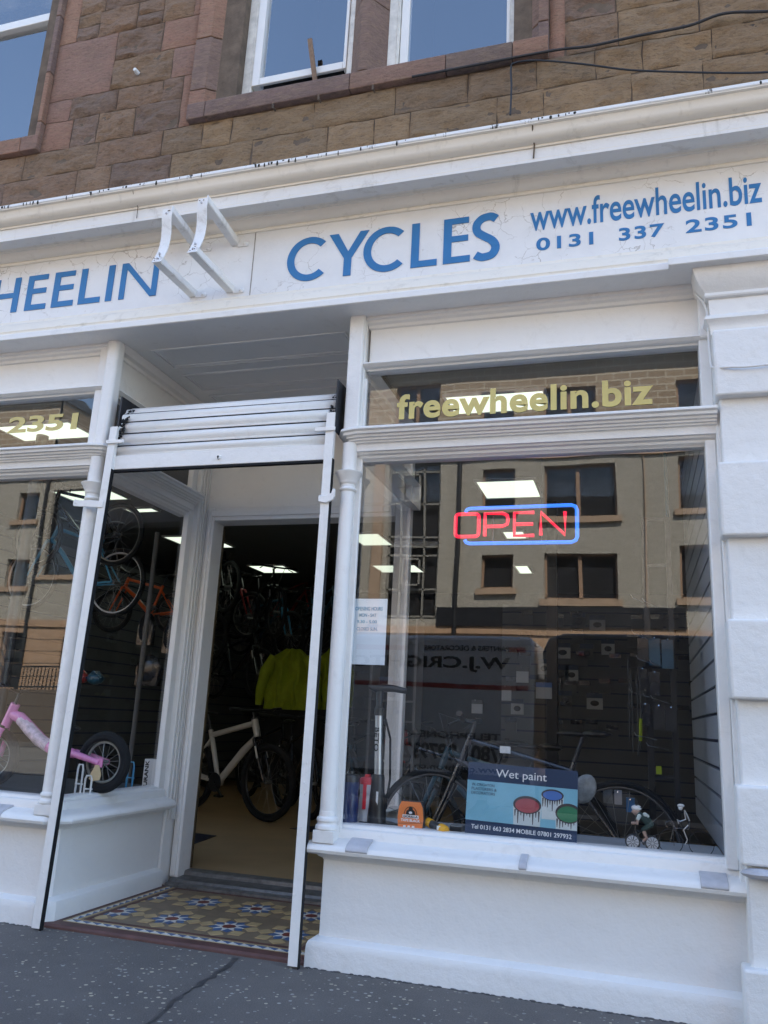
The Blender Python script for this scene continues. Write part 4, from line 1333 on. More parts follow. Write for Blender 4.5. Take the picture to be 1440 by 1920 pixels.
for k, (x, y, w, d, lab) in enumerate(LP):
    t_ = thing('ceiling_light', 'lit square ceiling light, ' + lab, 'ceiling light', (x, y, 3.08), group='lit panels in the shop ceiling')
    mb = MB(); mb.box(x - w / 2, x + w / 2, y - d / 2, y + d / 2, 3.062, 3.070); mb.build('diffuser', M['panel'], t_, smooth=False)
    mb = MB()
    for a in ((x - w / 2 - 0.02, x + w / 2 + 0.02, y - d / 2 - 0.02, y - d / 2), (x - w / 2 - 0.02, x + w / 2 + 0.02, y + d / 2, y + d / 2 + 0.02), (x - w / 2 - 0.02, x - w / 2, y - d / 2, y + d / 2), (x + w / 2, x + w / 2 + 0.02, y - d / 2, y + d / 2)):
        mb.box(a[0], a[1], a[2], a[3], 3.060, 3.079)
    mb.build('frame', M['card'], t_, smooth=False)


def slat_wall(name, label, plane, c, a0, a1, z0, z1, pitch, mat, side=1, group=None, th=0.02):
    """boards with dark grooves between them; plane 'x' = X const, 'y' = Y const"""
    t_ = thing(name, label, 'slat wall', (c, (a0 + a1) / 2, z0) if plane == 'x' else ((a0 + a1) / 2, c, z0), group)
    m_ = MB(); g_ = MB(); z = z0
    while z < z1:
        q = min(z + pitch - 0.016, z1)
        if plane == 'x': m_.box(min(c, c + side * th), max(c, c + side * th), a0, a1, z, q)
        else: m_.box(a0, a1, min(c, c + side * th), max(c, c + side * th), z, q)
        z += pitch
    if plane == 'x': g_.box(*sorted((c - side * 0.012, c + side * 0.004)), a0, a1, z0, z1)
    else: g_.box(a0, a1, *sorted((c - side * 0.012, c + side * 0.004)), z0, z1)
    m_.build('slat_boards', mat, t_, smooth=False)
    g_.build('groove_backing', M['groove'], t_, smooth=False)
    return t_


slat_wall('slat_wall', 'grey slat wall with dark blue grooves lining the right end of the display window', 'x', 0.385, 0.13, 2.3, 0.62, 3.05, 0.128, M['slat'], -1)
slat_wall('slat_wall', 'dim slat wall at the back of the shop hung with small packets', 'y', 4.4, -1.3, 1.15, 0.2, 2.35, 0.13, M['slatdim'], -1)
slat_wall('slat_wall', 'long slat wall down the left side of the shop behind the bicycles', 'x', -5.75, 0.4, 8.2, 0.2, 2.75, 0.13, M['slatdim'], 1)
mb = MB(); mb.box(-1.42, 0.36, 0.115, 0.62, 0.585, 0.622)
tag(mb.build('display_shelf', M['shelf'], None, loc=(-0.5, 0.3, 0.6), smooth=False, bevel=0.003), 'pale display shelf just inside the right window', 'shelf')
mb = MB(); mb.box(-6.4, -3.12, 0.115, 1.40, 0.570, 0.612)
tag(mb.build('display_shelf', pm('dark_shelf', (0.10, 0.105, 0.11), 0.5), None, loc=(-4.5, 0.5, 0.6), smooth=False, bevel=0.003), 'dark display shelf inside the left window under the pink bicycle', 'shelf')
for (x, y, z0, z1, lab, mat, r) in ((0.205, 1.10, 0.1, 3.06, 'blue grey metal post in front of the grooved wall of the right window', M['bluepost'], 0.011), (-3.75, 1.75, 0.1, 2.55, 'grey vertical pole seen through the porch side glass', M['inwall'], 0.020), (-4.17, 0.75, 0.61, 3.06, 'dark vertical post behind the left window, left of the column', M['blackplas'], 0.045)):
    mb = MB(); mb.tube([(x, y, z0), (x, y, z1)], r, 12); mb.cyl((x, y, z0), (x, y, z0 + 0.02), r * 2.2, r * 2.2, 14)
    tag(mb.build('display_post', mat, None, loc=(x, y, z0)), lab, 'post')

# ------------------------------------------------------------------ things in the right window
neon = thing('neon_open_sign', 'red and blue neon OPEN sign glowing in the right window', 'neon sign', (-0.58, 0.16, 2.06))
NY = 0.155


def ntube(pts, r, mat, nm, closed=False):
    m_ = MB(); m_.tube([(x, NY, z) for x, z in pts], r, 8, closed=closed)
    return m_.build(nm, mat, neon)


def rr(x0, x1, z0, z1, c, n=5):
    out = []
    for (cx, cz, a) in ((x1 - c, z1 - c, 0), (x0 + c, z1 - c, 90), (x0 + c, z0 + c, 180), (x1 - c, z0 + c, 270)):
        for k in range(n + 1): out.append((cx + c * math.cos(R(a + 90 * k / n)), cz + c * math.sin(R(a + 90 * k / n))))
    return out


zA, zB = 2.100, 2.222
full = rr(-0.845, -0.268, 2.064, 2.252, 0.03)
ntube([(-0.845, 2.232), (-0.835, 2.248), (-0.82, 2.252), (-0.295, 2.256), (-0.275, 2.248), (-0.268, 2.23), (-0.268, 2.09), (-0.275, 2.072), (-0.295, 2.062), (-0.82, 2.062), (-0.838, 2.068), (-0.845, 2.082)], 0.0100, M['neonblue'], 'blue_tube')
ntube(rr(-0.897, -0.773, zA, zB, 0.018), 0.0098, M['neonred'], 'letter_o', True)
ntube([(-0.740, zA), (-0.740, zB), (-0.648, zB), (-0.624, zB - 0.012), (-0.619, zB - 0.035), (-0.624, zB - 0.060), (-0.648, zB - 0.070), (-0.735, zB - 0.070)], 0.0098, M['neonred'], 'letter_p')
ntube([(-0.484, zB), (-0.586, zB), (-0.586, zA), (-0.484, zA)], 0.0098, M['neonred'], 'letter_e')
ntube([(-0.588, (zA + zB) / 2), (-0.490, (zA + zB) / 2)], 0.0098, M['neonred'], 'letter_bar')
ntube([(-0.450, zA), (-0.450, zB), (-0.328, zA), (-0.328, zB)], 0.0098, M['neonred'], 'letter_n')
m_ = MB()
for x in (-0.70, -0.45): m_.tube([(x, NY + 0.02, 2.07), (x, NY + 0.02, 2.26)], 0.004, 6)
m_.tube([(-0.45, NY + 0.02, 2.26), (-0.46, NY + 0.1, 2.5), (-0.44, NY + 0.25, 3.06)], 0.0015, 5)
m_.build('hanging_frame', M['blackplas'], neon)

po = thing('opening_hours_notice', 'pale paper notice of opening hours in faded blue ink taped inside the right window', 'notice', (-1.35, 0.105, 1.42))
mb = MB(); mb.box(-1.474, -1.238, 0.102, 0.104, 1.417, 1.760); mb.build('paper', M['poster'], po, smooth=False)
mb = MB()
for s_, z0, z1, a, b in (('OPENING HOURS', 1.697, 1.717, -1.412, -1.262), ('MON - SAT', 1.664, 1.682, -1.390, -1.295), ('9.30 - 5.00', 1.630, 1.647, -1.400, -1.290), ('CLOSED SUN.', 1.592, 1.610, -1.400, -1.285)):
    text_mb(s_, a, b, z0, z1, 0.1005, 0.001, bold=0.03, mb=mb)
mb.build('printed_lines', M['posterblue'], po, smooth=False)

wp = thing('wet_paint_board', 'navy and pale blue Wet paint board with three paint pots standing on the window sill', 'notice board', (-0.55, 0.13, 0.62))
wpm = Matrix.Translation((-0.545, 0.135, 0.628)) @ Matrix.Rotation(R(1.2), 4, 'Y') @ Matrix.Rotation(R(-5), 4, 'X')


def wpb(nm, mat, fn, smooth=False):
    m_ = MB(); fn(m_); m_.xform(wpm); return m_.build(nm, mat, wp, smooth=smooth)


wpb('board', M['signnavy'], lambda m: m.box(-0.262, 0.262, 0.0, 0.006, 0.0, 0.333))
wpb('blue_field', M['signcyan'], lambda m: m.box(-0.262, 0.262, -0.0012, 0.0, 0.068, 0.250))
wpb('lettering', M['whiteink'], lambda m: (text_mb('Wet paint', -0.125, 0.118, 0.262, 0.310, -0.001, 0.001, mb=m), text_mb('Tel 0131 663 2834 MOBILE 07801 297932', -0.232, 0.238, 0.030, 0.050, -0.001, 0.001, mb=m, bold=0.01)))
wpb('small_print', M['signnavy'], lambda m: (text_mb('W. CRIGHTON', -0.240, -0.130, 0.225, 0.238, -0.002, 0.001, mb=m), text_mb('PLASTERERS &', -0.240, -0.118, 0.206, 0.219, -0.002, 0.001, mb=m), text_mb('DECORATORS', -0.240, -0.125, 0.187, 0.200, -0.002, 0.001, mb=m)))


def ell(cx, cz, rx, rz, n=28, a0=0, a1=360): return [(cx + rx * math.cos(R(a0 + (a1 - a0) * k / n)), cz + rz * math.sin(R(a0 + (a1 - a0) * k / n))) for k in range(n)]


def clipx(P, xm):
    return [(min(x, xm), z) for x, z in P]


pots = [(0.030, 0.160, 0.066, 0.040, 'potred', 0.068), (0.147, 0.215, 0.052, 0.026, 'potblue', 0.105), (0.222, 0.140, 0.060, 0.044, 'potgreen', 0.068)]
random.seed(8)
for k, (cx, cz, rx, rz, col, zb) in enumerate(pots):
    wpb('pot_body', M['signpale'], lambda m: m.prism(clipx([(cx - rx, cz), (cx - rx * 0.94, zb), (cx + rx * 0.94, zb), (cx + rx, cz)], 0.262), -0.0016 - k * 0.0003, -0.0012, 'y'))

    def drips(m):
        m.prism(clipx(ell(cx, cz, rx, rz), 0.2619), -0.0028, -0.0022, 'y')
        for i in range(9):
            x = cx - rx * 0.85 + rx * 1.7 * i / 8
            if x > 0.255: continue
            zt = cz - rz * 0.6; zl = max(zb + 0.004, zt - random.uniform(0.02, 0.062))
            m.prism([(x - 0.0038, zt), (x + 0.0038, zt), (x + 0.0015, zl), (x - 0.0015, zl)], -0.0026, -0.0020, 'y')
    wpb('drips', M['potdark'], drips)
    wpb('paint', M[col], lambda m: m.prism(clipx(ell(cx, cz - rz * 0.08, rx * 0.86, rz * 0.80), 0.2618), -0.0034, -0.0029, 'y'))

# floor pump
pu = thing('floor_pump', 'silver and black bicycle floor pump standing in the left end of the right window', 'pump', (-1.27, 0.24, 0.622))
px, py = -1.285, 0.24
mb = MB(); mb.tube([(px, py, 0.86), (px - 0.012, py, 1.17)], 0.021, 20); bar_ = mb.build('barrel', M['alu'], pu)
mb = MB(); mb.prism([(px - 0.135, 0.09 + py), (px - 0.10, py - 0.03), (px + 0.10, py - 0.03), (px + 0.13, py + 0.0), (px + 0.04, py + 0.10), (px - 0.04, py + 0.12)], 0.622, 0.640, 'z'); mb.build('foot_plate', M['blackplas'], pu, bevel=0.004)
mb = MB(); mb.tube([(px + 0.002, py, 0.635), (px + 0.002, py, 0.70), (px, py, 0.80), (px, py, 0.858), (px, py, 0.872)], [0.050, 0.046, 0.036, 0.034, 0.030], 20); mb.build('base_housing', M['blackplas'], pu)
mb = MB(); mb.tube([(px - 0.012, py, 1.165), (px - 0.012, py, 1.20), (px - 0.014, py, 1.21), (px - 0.015, py, 1.30)], [0.026, 0.026, 0.018, 0.018], 16)
mb.tube([(px - 0.035, py, 1.30), (px + 0.01, py, 1.308), (px + 0.06, py + 0.02, 1.306), (px + 0.125, py + 0.03, 1.296)], [0.022, 0.021, 0.018, 0.015], 12)
mb.tube([(px - 0.03, py, 1.30), (px - 0.07, py - 0.01, 1.312)], [0.02, 0.012], 12)
mb.build('handle', M['blackplas'], pu)
mb = MB(); mb.tube([(px + 0.03, py + 0.03, 0.66), (px + 0.055, py + 0.03, 0.85), (px + 0.05, py + 0.02, 1.05), (px + 0.025, py, 1.15)], 0.006, 8); mb.build('hose', M['black'], pu)
mb = MB(); mb.box(px + 0.006, px + 0.016, py - 0.041, py - 0.036, 0.71, 0.79); mb.build('white_stripe', M['whiteink'], pu, smooth=False)
m_ = text_mb('BETO', 0, 0.12, 0, 0.024, -0.0005, 0.0008, bold=0.02)
for i, v in enumerate(m_.v): m_.v[i] = Vector((px - 0.012 - 0.004 + v.z * 1.0 - 0.008, py - 0.0215 + v.y + 0.6 * (v.z - 0.012) ** 2 * 30, 1.105 - v.x))
m_.build('barrel_lettering', M['blackink'], pu, smooth=False)


def bottle(nm, lab, x, y, z, h, r, mat, cap, group=None):
    t_ = thing(nm, lab, 'bottle', (x, y, z), group)
    m_ = MB(); m_.lathe([(r * 0.85, z), (r * 0.97, z + h * 0.03), (r, z + h * 0.08), (r, z + h * 0.50), (r * 0.90, z + h * 0.58), (r * 0.90, z + h * 0.64), (r, z + h * 0.70), (r * 0.98, z + h * 0.80)], (x, y, 0), 28); m_.build('body', mat, t_)
    m_ = MB(); m_.lathe([(r * 0.99, z + h * 0.80), (r * 1.0, z + h * 0.90), (r * 0.9, z + h * 0.93), (r * 0.4, z + h * 0.95), (r * 0.36, z + h)], (x, y, 0), 28); m_.build('cap', cap, t_)
    return t_


nb = bottle('water_bottle', 'navy cycling water bottle at the left end of the right window', -1.408, 0.165, 0.622, 0.262, 0.046, M['navy'], M['blackplas'])
mb = MB()
for k in range(4): mb.bar((-1.425 + k * 0.006, 0.165 - 0.0470 + 0.0012 * abs(k - 1), 0.655), (-1.437 + k * 0.010, 0.165 - 0.0455 + 0.001 * k, 0.712 - k * 0.008), 0.0014, 0.0014)
mb.build('white_lines', M['whiteink'], nb)
bottle('water_bottle', 'frosted water bottle with a red cap behind the navy one', -1.345, 0.255, 0.622, 0.245, 0.040, M['clearp'], M['red'])
bottle('water_bottle', 'pink tinted bottle half hidden at the window edge behind the navy bottle', -1.452, 0.27, 0.622, 0.25, 0.036, pm('pink_bottle', (0.60, 0.32, 0.34), 0.4), M['clearp'])
mb = MB(); mb.box(-1.352, -1.335, 0.205, 0.213, 0.70, 0.83); tag(mb.build('red_tag', M['red'], None, loc=(-1.34, 0.21, 0.7)), 'thin red tag hanging beside the pump base', 'tag')

# tape pack
tp_ = thing('tape_pack', 'orange rounded pack of tape with a black emblem standing on the sill', 'tape pack', (-1.075, 0.17, 0.622))
sc_ = [(-0.052, 0.0), (-0.062, 0.02), (-0.066, 0.06), (-0.060, 0.11), (-0.048, 0.135), (0.048, 0.135), (0.060, 0.11), (0.066, 0.06), (0.062, 0.02), (0.052, 0.0)]
TX, TZ = -1.082, 0.624
mb = MB(); mb.prism([(TX + a, TZ + b) for a, b in sc_], 0.150, 0.153, 'y'); mb.build('orange_card', M['tapeorange'], tp_, smooth=False)
mb = MB(); mb.prism([(TX + 0.006 + a * 0.98, TZ + b * 1.02) for a, b in sc_], 0.1535, 0.20, 'y'); mb.build('black_case', M['blackplas'], tp_, bevel=0.004)
mb = MB()
for k in range(24):
    a, b = R(180 * k / 24), R(180 * (k + 1) / 24)
    mb.prism([(TX + 0.034 * math.cos(a), TZ + 0.073 + 0.040 * math.sin(a)), (TX + 0.034 * math.cos(b), TZ + 0.073 + 0.040 * math.sin(b)), (TX + 0.031 * math.cos(b), TZ + 0.073 + 0.037 * math.sin(b)), (TX + 0.031 * math.cos(a), TZ + 0.073 + 0.037 * math.sin(a))], 0.149, 0.1502, 'y')
mb.prism([(TX + a, TZ + b) for a, b in ((-0.024, 0.074), (-0.021, 0.092), (-0.012, 0.098), (-0.008, 0.108), (0.0, 0.111), (0.009, 0.107), (0.012, 0.098), (0.021, 0.092), (0.025, 0.074))], 0.1492, 0.1502, 'y')
mb.prism([(TX - 0.060, TZ + 0.030), (TX + 0.062, TZ + 0.040), (TX + 0.062, TZ + 0.042), (TX - 0.060, TZ + 0.032)], 0.1490, 0.1502, 'y')
mb.build('black_emblem', M['blackink'], tp_, smooth=False)
mb = MB(); mb.prism([(TX - 0.040, TZ + 0.060), (TX + 0.042, TZ + 0.058), (TX + 0.042, TZ + 0.073), (TX - 0.040, TZ + 0.074)], 0.1485, 0.1490, 'y')
text_mb('TAPE BLACK', TX - 0.048, TX + 0.050, TZ + 0.042, TZ + 0.055, 0.149, 0.0008, bold=0.03, mb=mb)
mb.ball((TX, 0.1490, TZ + 0.084), (0.009, 0.0008, 0.006), 10, 6)
for k in range(3): mb.box(TX - 0.035 + k * 0.022, TX - 0.022 + k * 0.022, 0.1485, 0.1495, TZ + 0.012, TZ + 0.024)
mb.build('white_print', M['whiteink'], tp_, smooth=False)
mb = text_mb('GORILLA', TX - 0.036, TX + 0.038, TZ + 0.061, TZ + 0.071, 0.1478, 0.0006, bold=0.03); mb.build('name_print', M['blackink'], tp_, smooth=False)

# amber and black rod
am = thing('amber_handlebar_light', 'black tube with two amber ends lying on the sill beside the tape', 'amber tube', (-0.95, 0.17, 0.65))
a0, a1 = Vector((-1.010, 0.20, 0.668)), Vector((-0.895, 0.13, 0.640))
D_ = a1 - a0
mb = MB(); mb.tube([a0 + D_ * 0.25, a0 + D_ * 0.78], 0.019, 18); mb.build('grip', M['blackplas'], am)
mb = MB(); mb.tube([a0, a0 + D_ * 0.04, a0 + D_ * 0.25], [0.018, 0.022, 0.022], 18); mb.build('amber_end', M['yellow'], am)
mb = MB(); mb.tube([a0 + D_ * 0.70, a0 + D_ * 0.95, a1], [0.024, 0.024, 0.020], 18); mb.build('amber_end', M['yellow'], am)
mb = MB(); mb.obox(a0 + D_ * 0.70 + Vector((-0.004, -0.024, 0.004)), (0.018, 0.003, 0.018)); mb.build('white_sticker', M['whiteink'], am)
mb = MB(); mb.box(-0.885, -0.825, 0.16, 0.26, 0.622, 0.665)
for k in range(24): mb.box(-0.884 + (k % 12) * 0.005, -0.882 + (k % 12) * 0.005, 0.150, 0.160, 0.624, 0.660)
tag(mb.build('bristle_block', M['greybag'], None, loc=(-0.86, 0.2, 0.622)), 'dark grey bristle block between the amber tube and the navy board', 'brush')
mb = MB(); mb.box(-0.275, 0.345, 0.118, 0.32, 0.6225, 0.626); tag(mb.build('paper_strip', pm('grey_card', (0.45, 0.48, 0.50), 0.6), None, loc=(0, 0.2, 0.6225), smooth=False), 'grey card strip lying on the shelf under the toy cyclist', 'card')
mb = MB(); mb.ball((-0.262, 0.42, 0.86), (0.055, 0.02, 0.075), 12, 8, Matrix.Rotation(R(25), 3, 'Y')); o = mb.build('plastic_bag', M['greybag'], None, loc=(-0.262, 0.42, 0.86)); tag(o, 'crumpled grey plastic bag hanging right of the navy board', 'bag')
mb = MB(); mb.box(-0.70, -0.645, 0.50, 0.508, 1.005, 1.04); tag(mb.build('price_tag', M['card'], None, loc=(-0.67, 0.5, 1.0)), 'small white price tag on the black bicycle above the navy board', 'price tag')

# ------------------------------------------------------------------ bicycles
def wheel(root, c, Rt, tt, rimm, nm, nspk=18, tyre=None, rimr=None, rimw=0.011, hub=0.016):
    rr_ = rimr or (Rt - tt * 1.9)
    m_ = MB(); m_.ring(c, (0, 1, 0), Rt - tt, tt, 44, 8)
    w = m_.build(nm, tyre or M['black'], root)
    m_ = MB(); m_.ring(c, (0, 1, 0), rr_, rimw, 44, 6, 0.8); m_.build('rim', rimm, w)
    m_ = MB()
    for k in range(nspk):
        a = 2 * math.pi * k / nspk; s = 1 if k % 2 else -1
        m_.tube([(c[0] + hub * math.cos(a + 0.6 * s), c[1] + s * 0.028, c[2] + hub * math.sin(a + 0.6 * s)), (c[0] + rr_ * math.cos(a), c[1], c[2] + rr_ * math.sin(a))], 0.0013, 4, cap=False)
    m_.cyl((c[0], c[1] - 0.04, c[2]), (c[0], c[1] + 0.04, c[2]), hub, hub, 12)
    m_.build('spokes', M['spoke'], w)
    return w


def bicycle(label, mat, s, fc, rimm, group, tt=0.024, drop=False, fork=None, nm='bicycle', wide=1.0, decal=False):
    b = thing(nm, label, 'bicycle', group=group, mat=mat)
    Rt = 0.34 * s
    rh, fh = Vector((-0.52 * s, 0, Rt)), Vector((0.54 * s, 0, Rt))
    bbk, st, hd, hb = Vector((-0.11 * s, 0, 0.29 * s)), Vector((-0.27 * s, 0, 0.76 * s)), Vector((0.325 * s, 0, 0.88 * s)), Vector((0.375 * s, 0, 0.73 * s))
    wheel(b, tuple(rh), Rt, tt, rimm, 'rear_wheel'); wheel(b, tuple(fh), Rt, tt, rimm, 'front_wheel')
    m_ = MB(); k = wide * s
    m_.tube([st + Vector((0.01 * s, 0, -0.05 * s)), hd + Vector((0.01 * s, 0, -0.03 * s))], 0.018 * k, 10)
    m_.tube([bbk, bbk * 0.35 + hb * 0.65 + Vector((0, 0, 0.02 * s)), hb], [0.024 * k, 0.024 * k, 0.021 * k], 10)
    m_.tube([bbk, st], 0.017 * k, 10); m_.tube([hd, hb], 0.023 * k, 12)
    for y in (-1, 1):
        m_.tube([st + Vector((0.02 * s, y * 0.01, -0.08 * s)), rh + Vector((0, y * 0.055, 0))], 0.008 * k, 8)
        m_.tube([bbk + Vector((0, y * 0.03, 0)), rh + Vector((0, y * 0.055, 0))], 0.010 * k, 8)
    m_.cyl(bbk + Vector((0, -0.04, 0)), bbk + Vector((0, 0.04, 0)), 0.026 * k, 0.026 * k, 14)
    m_.build('frame', fc, b)
    m_ = MB()
    m_.tube([hb + Vector((0.005 * s, -0.05, -0.02 * s)), hb + Vector((0.005 * s, 0.05, -0.02 * s))], 0.018 * s, 8)
    for y in (-1, 1):
        m_.tube([hb + Vector((0.004, y * 0.052, -0.02 * s)), hb + Vector((0.08 * s, y * 0.055, -0.20 * s)), fh + Vector((0, y * 0.055, 0))], [0.017 * s, 0.015 * s, 0.010 * s], 10)
    m_.build('fork', fork or fc, b)
    if decal:
        for y in (-1, 1):
            m_ = MB(); m_.bar(hb + Vector((0.040 * s, y * 0.060 + y * 0.012, -0.08 * s)), hb + Vector((0.078 * s, y * 0.062 + y * 0.012, -0.185 * s)), 0.022, 0.004, (0, 1, 0)); m_.build('white_fork_decal', M['card'], b)
    m_ = MB(); top = hd + Vector((-0.02 * s, 0, 0.07 * s))
    m_.tube([hd, top, top + Vector((0.07 * s, 0, 0.01 * s))], 0.014 * s, 8)
    if drop:
        for y in (-1, 1):
            m_.tube([top + Vector((0.07 * s, 0, 0.01 * s)), top + Vector((0.07 * s, y * 0.19, 0.01)), top + Vector((0.16 * s, y * 0.20, 0.0)), top + Vector((0.19 * s, y * 0.2, -0.06)), top + Vector((0.13 * s, y * 0.2, -0.13)), top + Vector((0.05 * s, y * 0.2, -0.13))], 0.012, 8)
    else:
        m_.tube([top + Vector((0.03 * s, -0.33 * s, 0.03 * s)), top + Vector((0.065 * s, -0.1 * s, 0.015 * s)), top + Vector((0.065 * s, 0.1 * s, 0.015 * s)), top + Vector((0.03 * s, 0.33 * s, 0.03 * s))], 0.012, 8)
        for y in (-1, 1):
            m_.tube([top + Vector((0.03 * s, y * 0.33 * s, 0.03 * s)), top + Vector((0.045 * s, y * 0.22 * s, 0.025 * s))], 0.017, 8)
            m_.tube([top + Vector((0.06 * s, y * 0.19 * s, 0.0)), top + Vector((0.11 * s, y * 0.24 * s, -0.03 * s))], 0.006, 6)
            m_.tube([top + Vector((0.05 * s, y * 0.2 * s, 0.0)), top + Vector((0.2 * s, y * 0.1 * s, 0.04 * s)), hb + Vector((0.05 * s, y * 0.03, -0.02))], 0.003, 5)
    m_.build('handlebar', M['blackplas'], b)
    m_ = MB(); m_.tube([st, st + Vector((-0.05 * s, 0, 0.14 * s))], 0.013 * s, 8)
    sp = st + Vector((-0.06 * s, 0, 0.16 * s))
    m_.ball(sp + Vector((-0.07 * s, 0, 0.0)), (0.09 * s, 0.065 * s, 0.022 * s), 12, 7); m_.ball(sp + Vector((0.06 * s, 0, -0.003)), (0.10 * s, 0.024 * s, 0.016 * s), 12, 7)
    m_.build('saddle', M['blackplas'], b)
    m_ = MB(); m_.lathe([(0.02 * s, -0.003), (0.085 * s, -0.003), (0.088 * s, 0.0), (0.085 * s, 0.003), (0.02 * s, 0.003)], bbk + Vector((0, -0.055, 0)), 28, (0, 1, 0))
    m_.bar(bbk + Vector((0, -0.07, 0)), bbk + Vector((0.12 * s, -0.075, -0.11 * s)), 0.014, 0.022); m_.bar(bbk + Vector((0, 0.07, 0)), bbk + Vector((-0.12 * s, 0.075, 0.11 * s)), 0.014, 0.022)
    for q, y in ((Vector((0.12 * s, -0.11, -0.11 * s)), 1), (Vector((-0.12 * s, 0.11, 0.11 * s)), 1)): m_.obox(bbk + q, (0.09, 0.06, 0.018))
    m_.tube([bbk + Vector((0, -0.055, 0.085 * s)), rh + Vector((0, -0.055, 0.035 * s))], 0.004, 5); m_.tube([bbk + Vector((0, -0.055, -0.085 * s)), rh + Vector((0, -0.055, -0.035 * s))], 0.004, 5)
    m_.build('crankset', M['blackplas'], b)
    return b


def place(x, y, z, head, pitch=0, roll=0, anchor=None, s=1.0):
    """anchor: local point that should land on (x, y, z)"""
    A = Vector(anchor or (0, 0, 0))
    Rm_ = Matrix.Rotation(R(head), 4, 'Z') @ Matrix.Rotation(R(pitch), 4, 'Y') @ Matrix.Rotation(R(roll), 4, 'X')
    return Matrix.Translation(Vector((x, y, z)) - (Rm_ @ A)) @ Rm_


FH = lambda s: (0.54 * s, 0, 0.34 * s)
RH = lambda s: (-0.52 * s, 0, 0.34 * s)
hang = 'bicycles hung high on the left wall'
floor_g = 'bicycles parked in a row inside the door'
bicycle('black hybrid bicycle standing behind the Wet paint board in the right window', place(-0.10, 0.86, 0.555, 180, 0, 3, RH(0.98)), 0.98, M['darkf'], pm('dim_rim', (0.12, 0.12, 0.13), 0.4, 0.4), None, 0.018)
mtb = bicycle('pale cream mountain bicycle with a black front fork just inside the open door', place(-3.60, 4.0, 0.47, -20, 0, 2, FH(1.12)), 1.12, M['whitef'], M['blackplas'], None, 0.036, fork=M['darkf'], wide=1.45, decal=True)
for k, (x, y, h, c, lab) in enumerate(((-3.25, 4.35, -50, 'darkf', 'first black bicycle behind the cream mountain bicycle'), (-2.98, 4.7, -54, 'teal', 'dark teal bicycle, second behind the cream one'), (-2.75, 5.1, -50, 'darkf', 'black bicycle, third in the row behind the cream one'), (-2.50, 5.5, -52, 'redf', 'dark red bicycle at the far right of the row inside the door'), (-3.9, 5.2, -40, 'darkf', 'black bicycle deep in the shop left of the cream one'))):
    bicycle(lab, place(x, y, 0.46, h, 0, 0, FH(1.05)), 1.05, M[c], M['blackplas'], floor_g, 0.032, decal=True)
bicycle('hanging bicycle with a pale rimmed front wheel at the top of the doorway', place(-4.97, 6.0, 2.42, -12, 0, 0, FH(0.93)), 0.93, M['darkf'], M['rimgrey'], hang, 0.026, fork=M['redf'])
bicycle('dark hanging bicycle with a blue fork right of the pale rimmed wheel', place(-4.42, 6.1, 2.17, -25, 4, 0, FH(0.95)), 0.95, M['teal'], M['blackplas'], hang, 0.026, fork=M['skyblue'])
bicycle('black hanging bicycle low over the yellow jackets', place(-4.10, 6.4, 1.98, -30, 6, 0, FH(1.0)), 1.0, M['darkf'], M['blackplas'], hang, 0.026)
bicycle('dark hanging bicycle partly behind the door jamb, left of the pale rimmed wheel', place(-5.35, 6.4, 2.45, -20, 0, 0, FH(0.95)), 0.95, M['darkf'], M['blackplas'], hang, 0.026)
bicycle('black hanging bicycle under the small far ceiling light', place(-4.55, 7.2, 2.62, -30, 0, 0, FH(0.95)), 0.95, M['redf'], M['blackplas'], hang, 0.026)
for (x, y, z, h, c_, lab) in ((-4.75, 4.9, 2.62, -35, 'darkf', 'black bicycle hanging highest, just under the doorway ceiling light'), (-4.55, 5.6, 1.62, -28, 'darkf', 'low black bicycle hanging left of the yellow jackets'), (-3.75, 6.2, 2.35, -38, 'teal', 'teal bicycle hanging nearest the guide rail'), (-4.30, 5.4, 2.38, -45, 'darkf', 'black bicycle hanging in the middle of the high row'), (-5.1, 5.2, 2.05, -18, 'redf', 'dark red bicycle hanging half behind the door jamb')):
    bicycle(lab, place(x, y, z, h, 0, 0, FH(0.95)), 0.95, M[c_], M['blackplas'], hang, 0.026, decal=c_ == 'darkf')
bicycle('dark bicycle standing second behind the Wet paint board', place(-0.45, 1.7, 0.44, 170, 0, 3, RH(1.0)), 1.0, M['teal'], M['blackplas'], 'dark bicycles in the middle of the shop', 0.024)
bicycle('black bicycle further back behind the Wet paint board', place(-0.75, 2.35, 0.44, 192, 0, 0, RH(1.0)), 1.0, M['darkf'], M['blackplas'], 'dark bicycles in the middle of the shop', 0.028)
bicycle('small orange framed bicycle hanging behind the porch side glass', place(-4.55, 2.9, 2.12, 186, 0, 0, (0, 0, 0.29)), 0.62, M['orange'], M['blackplas'], hang, 0.022, wide=1.3)
bicycle('dark bicycle with a pale rimmed wheel hanging just inside the porch side glass', place(-4.14, 1.75, 2.54, 176, 0, 0, RH(0.80)), 0.80, M['darkf'], M['rimgrey'], hang, 0.020)
bicycle('light blue bicycle with a pale rimmed wheel hanging in the left window', place(-5.02, 1.85, 2.20, 176, -4, 0, FH(0.86)), 0.86, M['skyblue'], M['clearp'], hang, 0.020, fork=M['skyblue'])  # paler rim colour stands in for stronger light on this wheel

# the pink child's bicycle: wheels, bent main tube, fork, chain stay, wooden guard
pk = thing('kids_bicycle', 'pink child balance bicycle with a floral decal and white rims in the left window', 'bicycle', (-3.5, 0.46, 0.612))
ry_, ph = 0.46, 0.815
rx_, fx_ = -3.085, -3.885


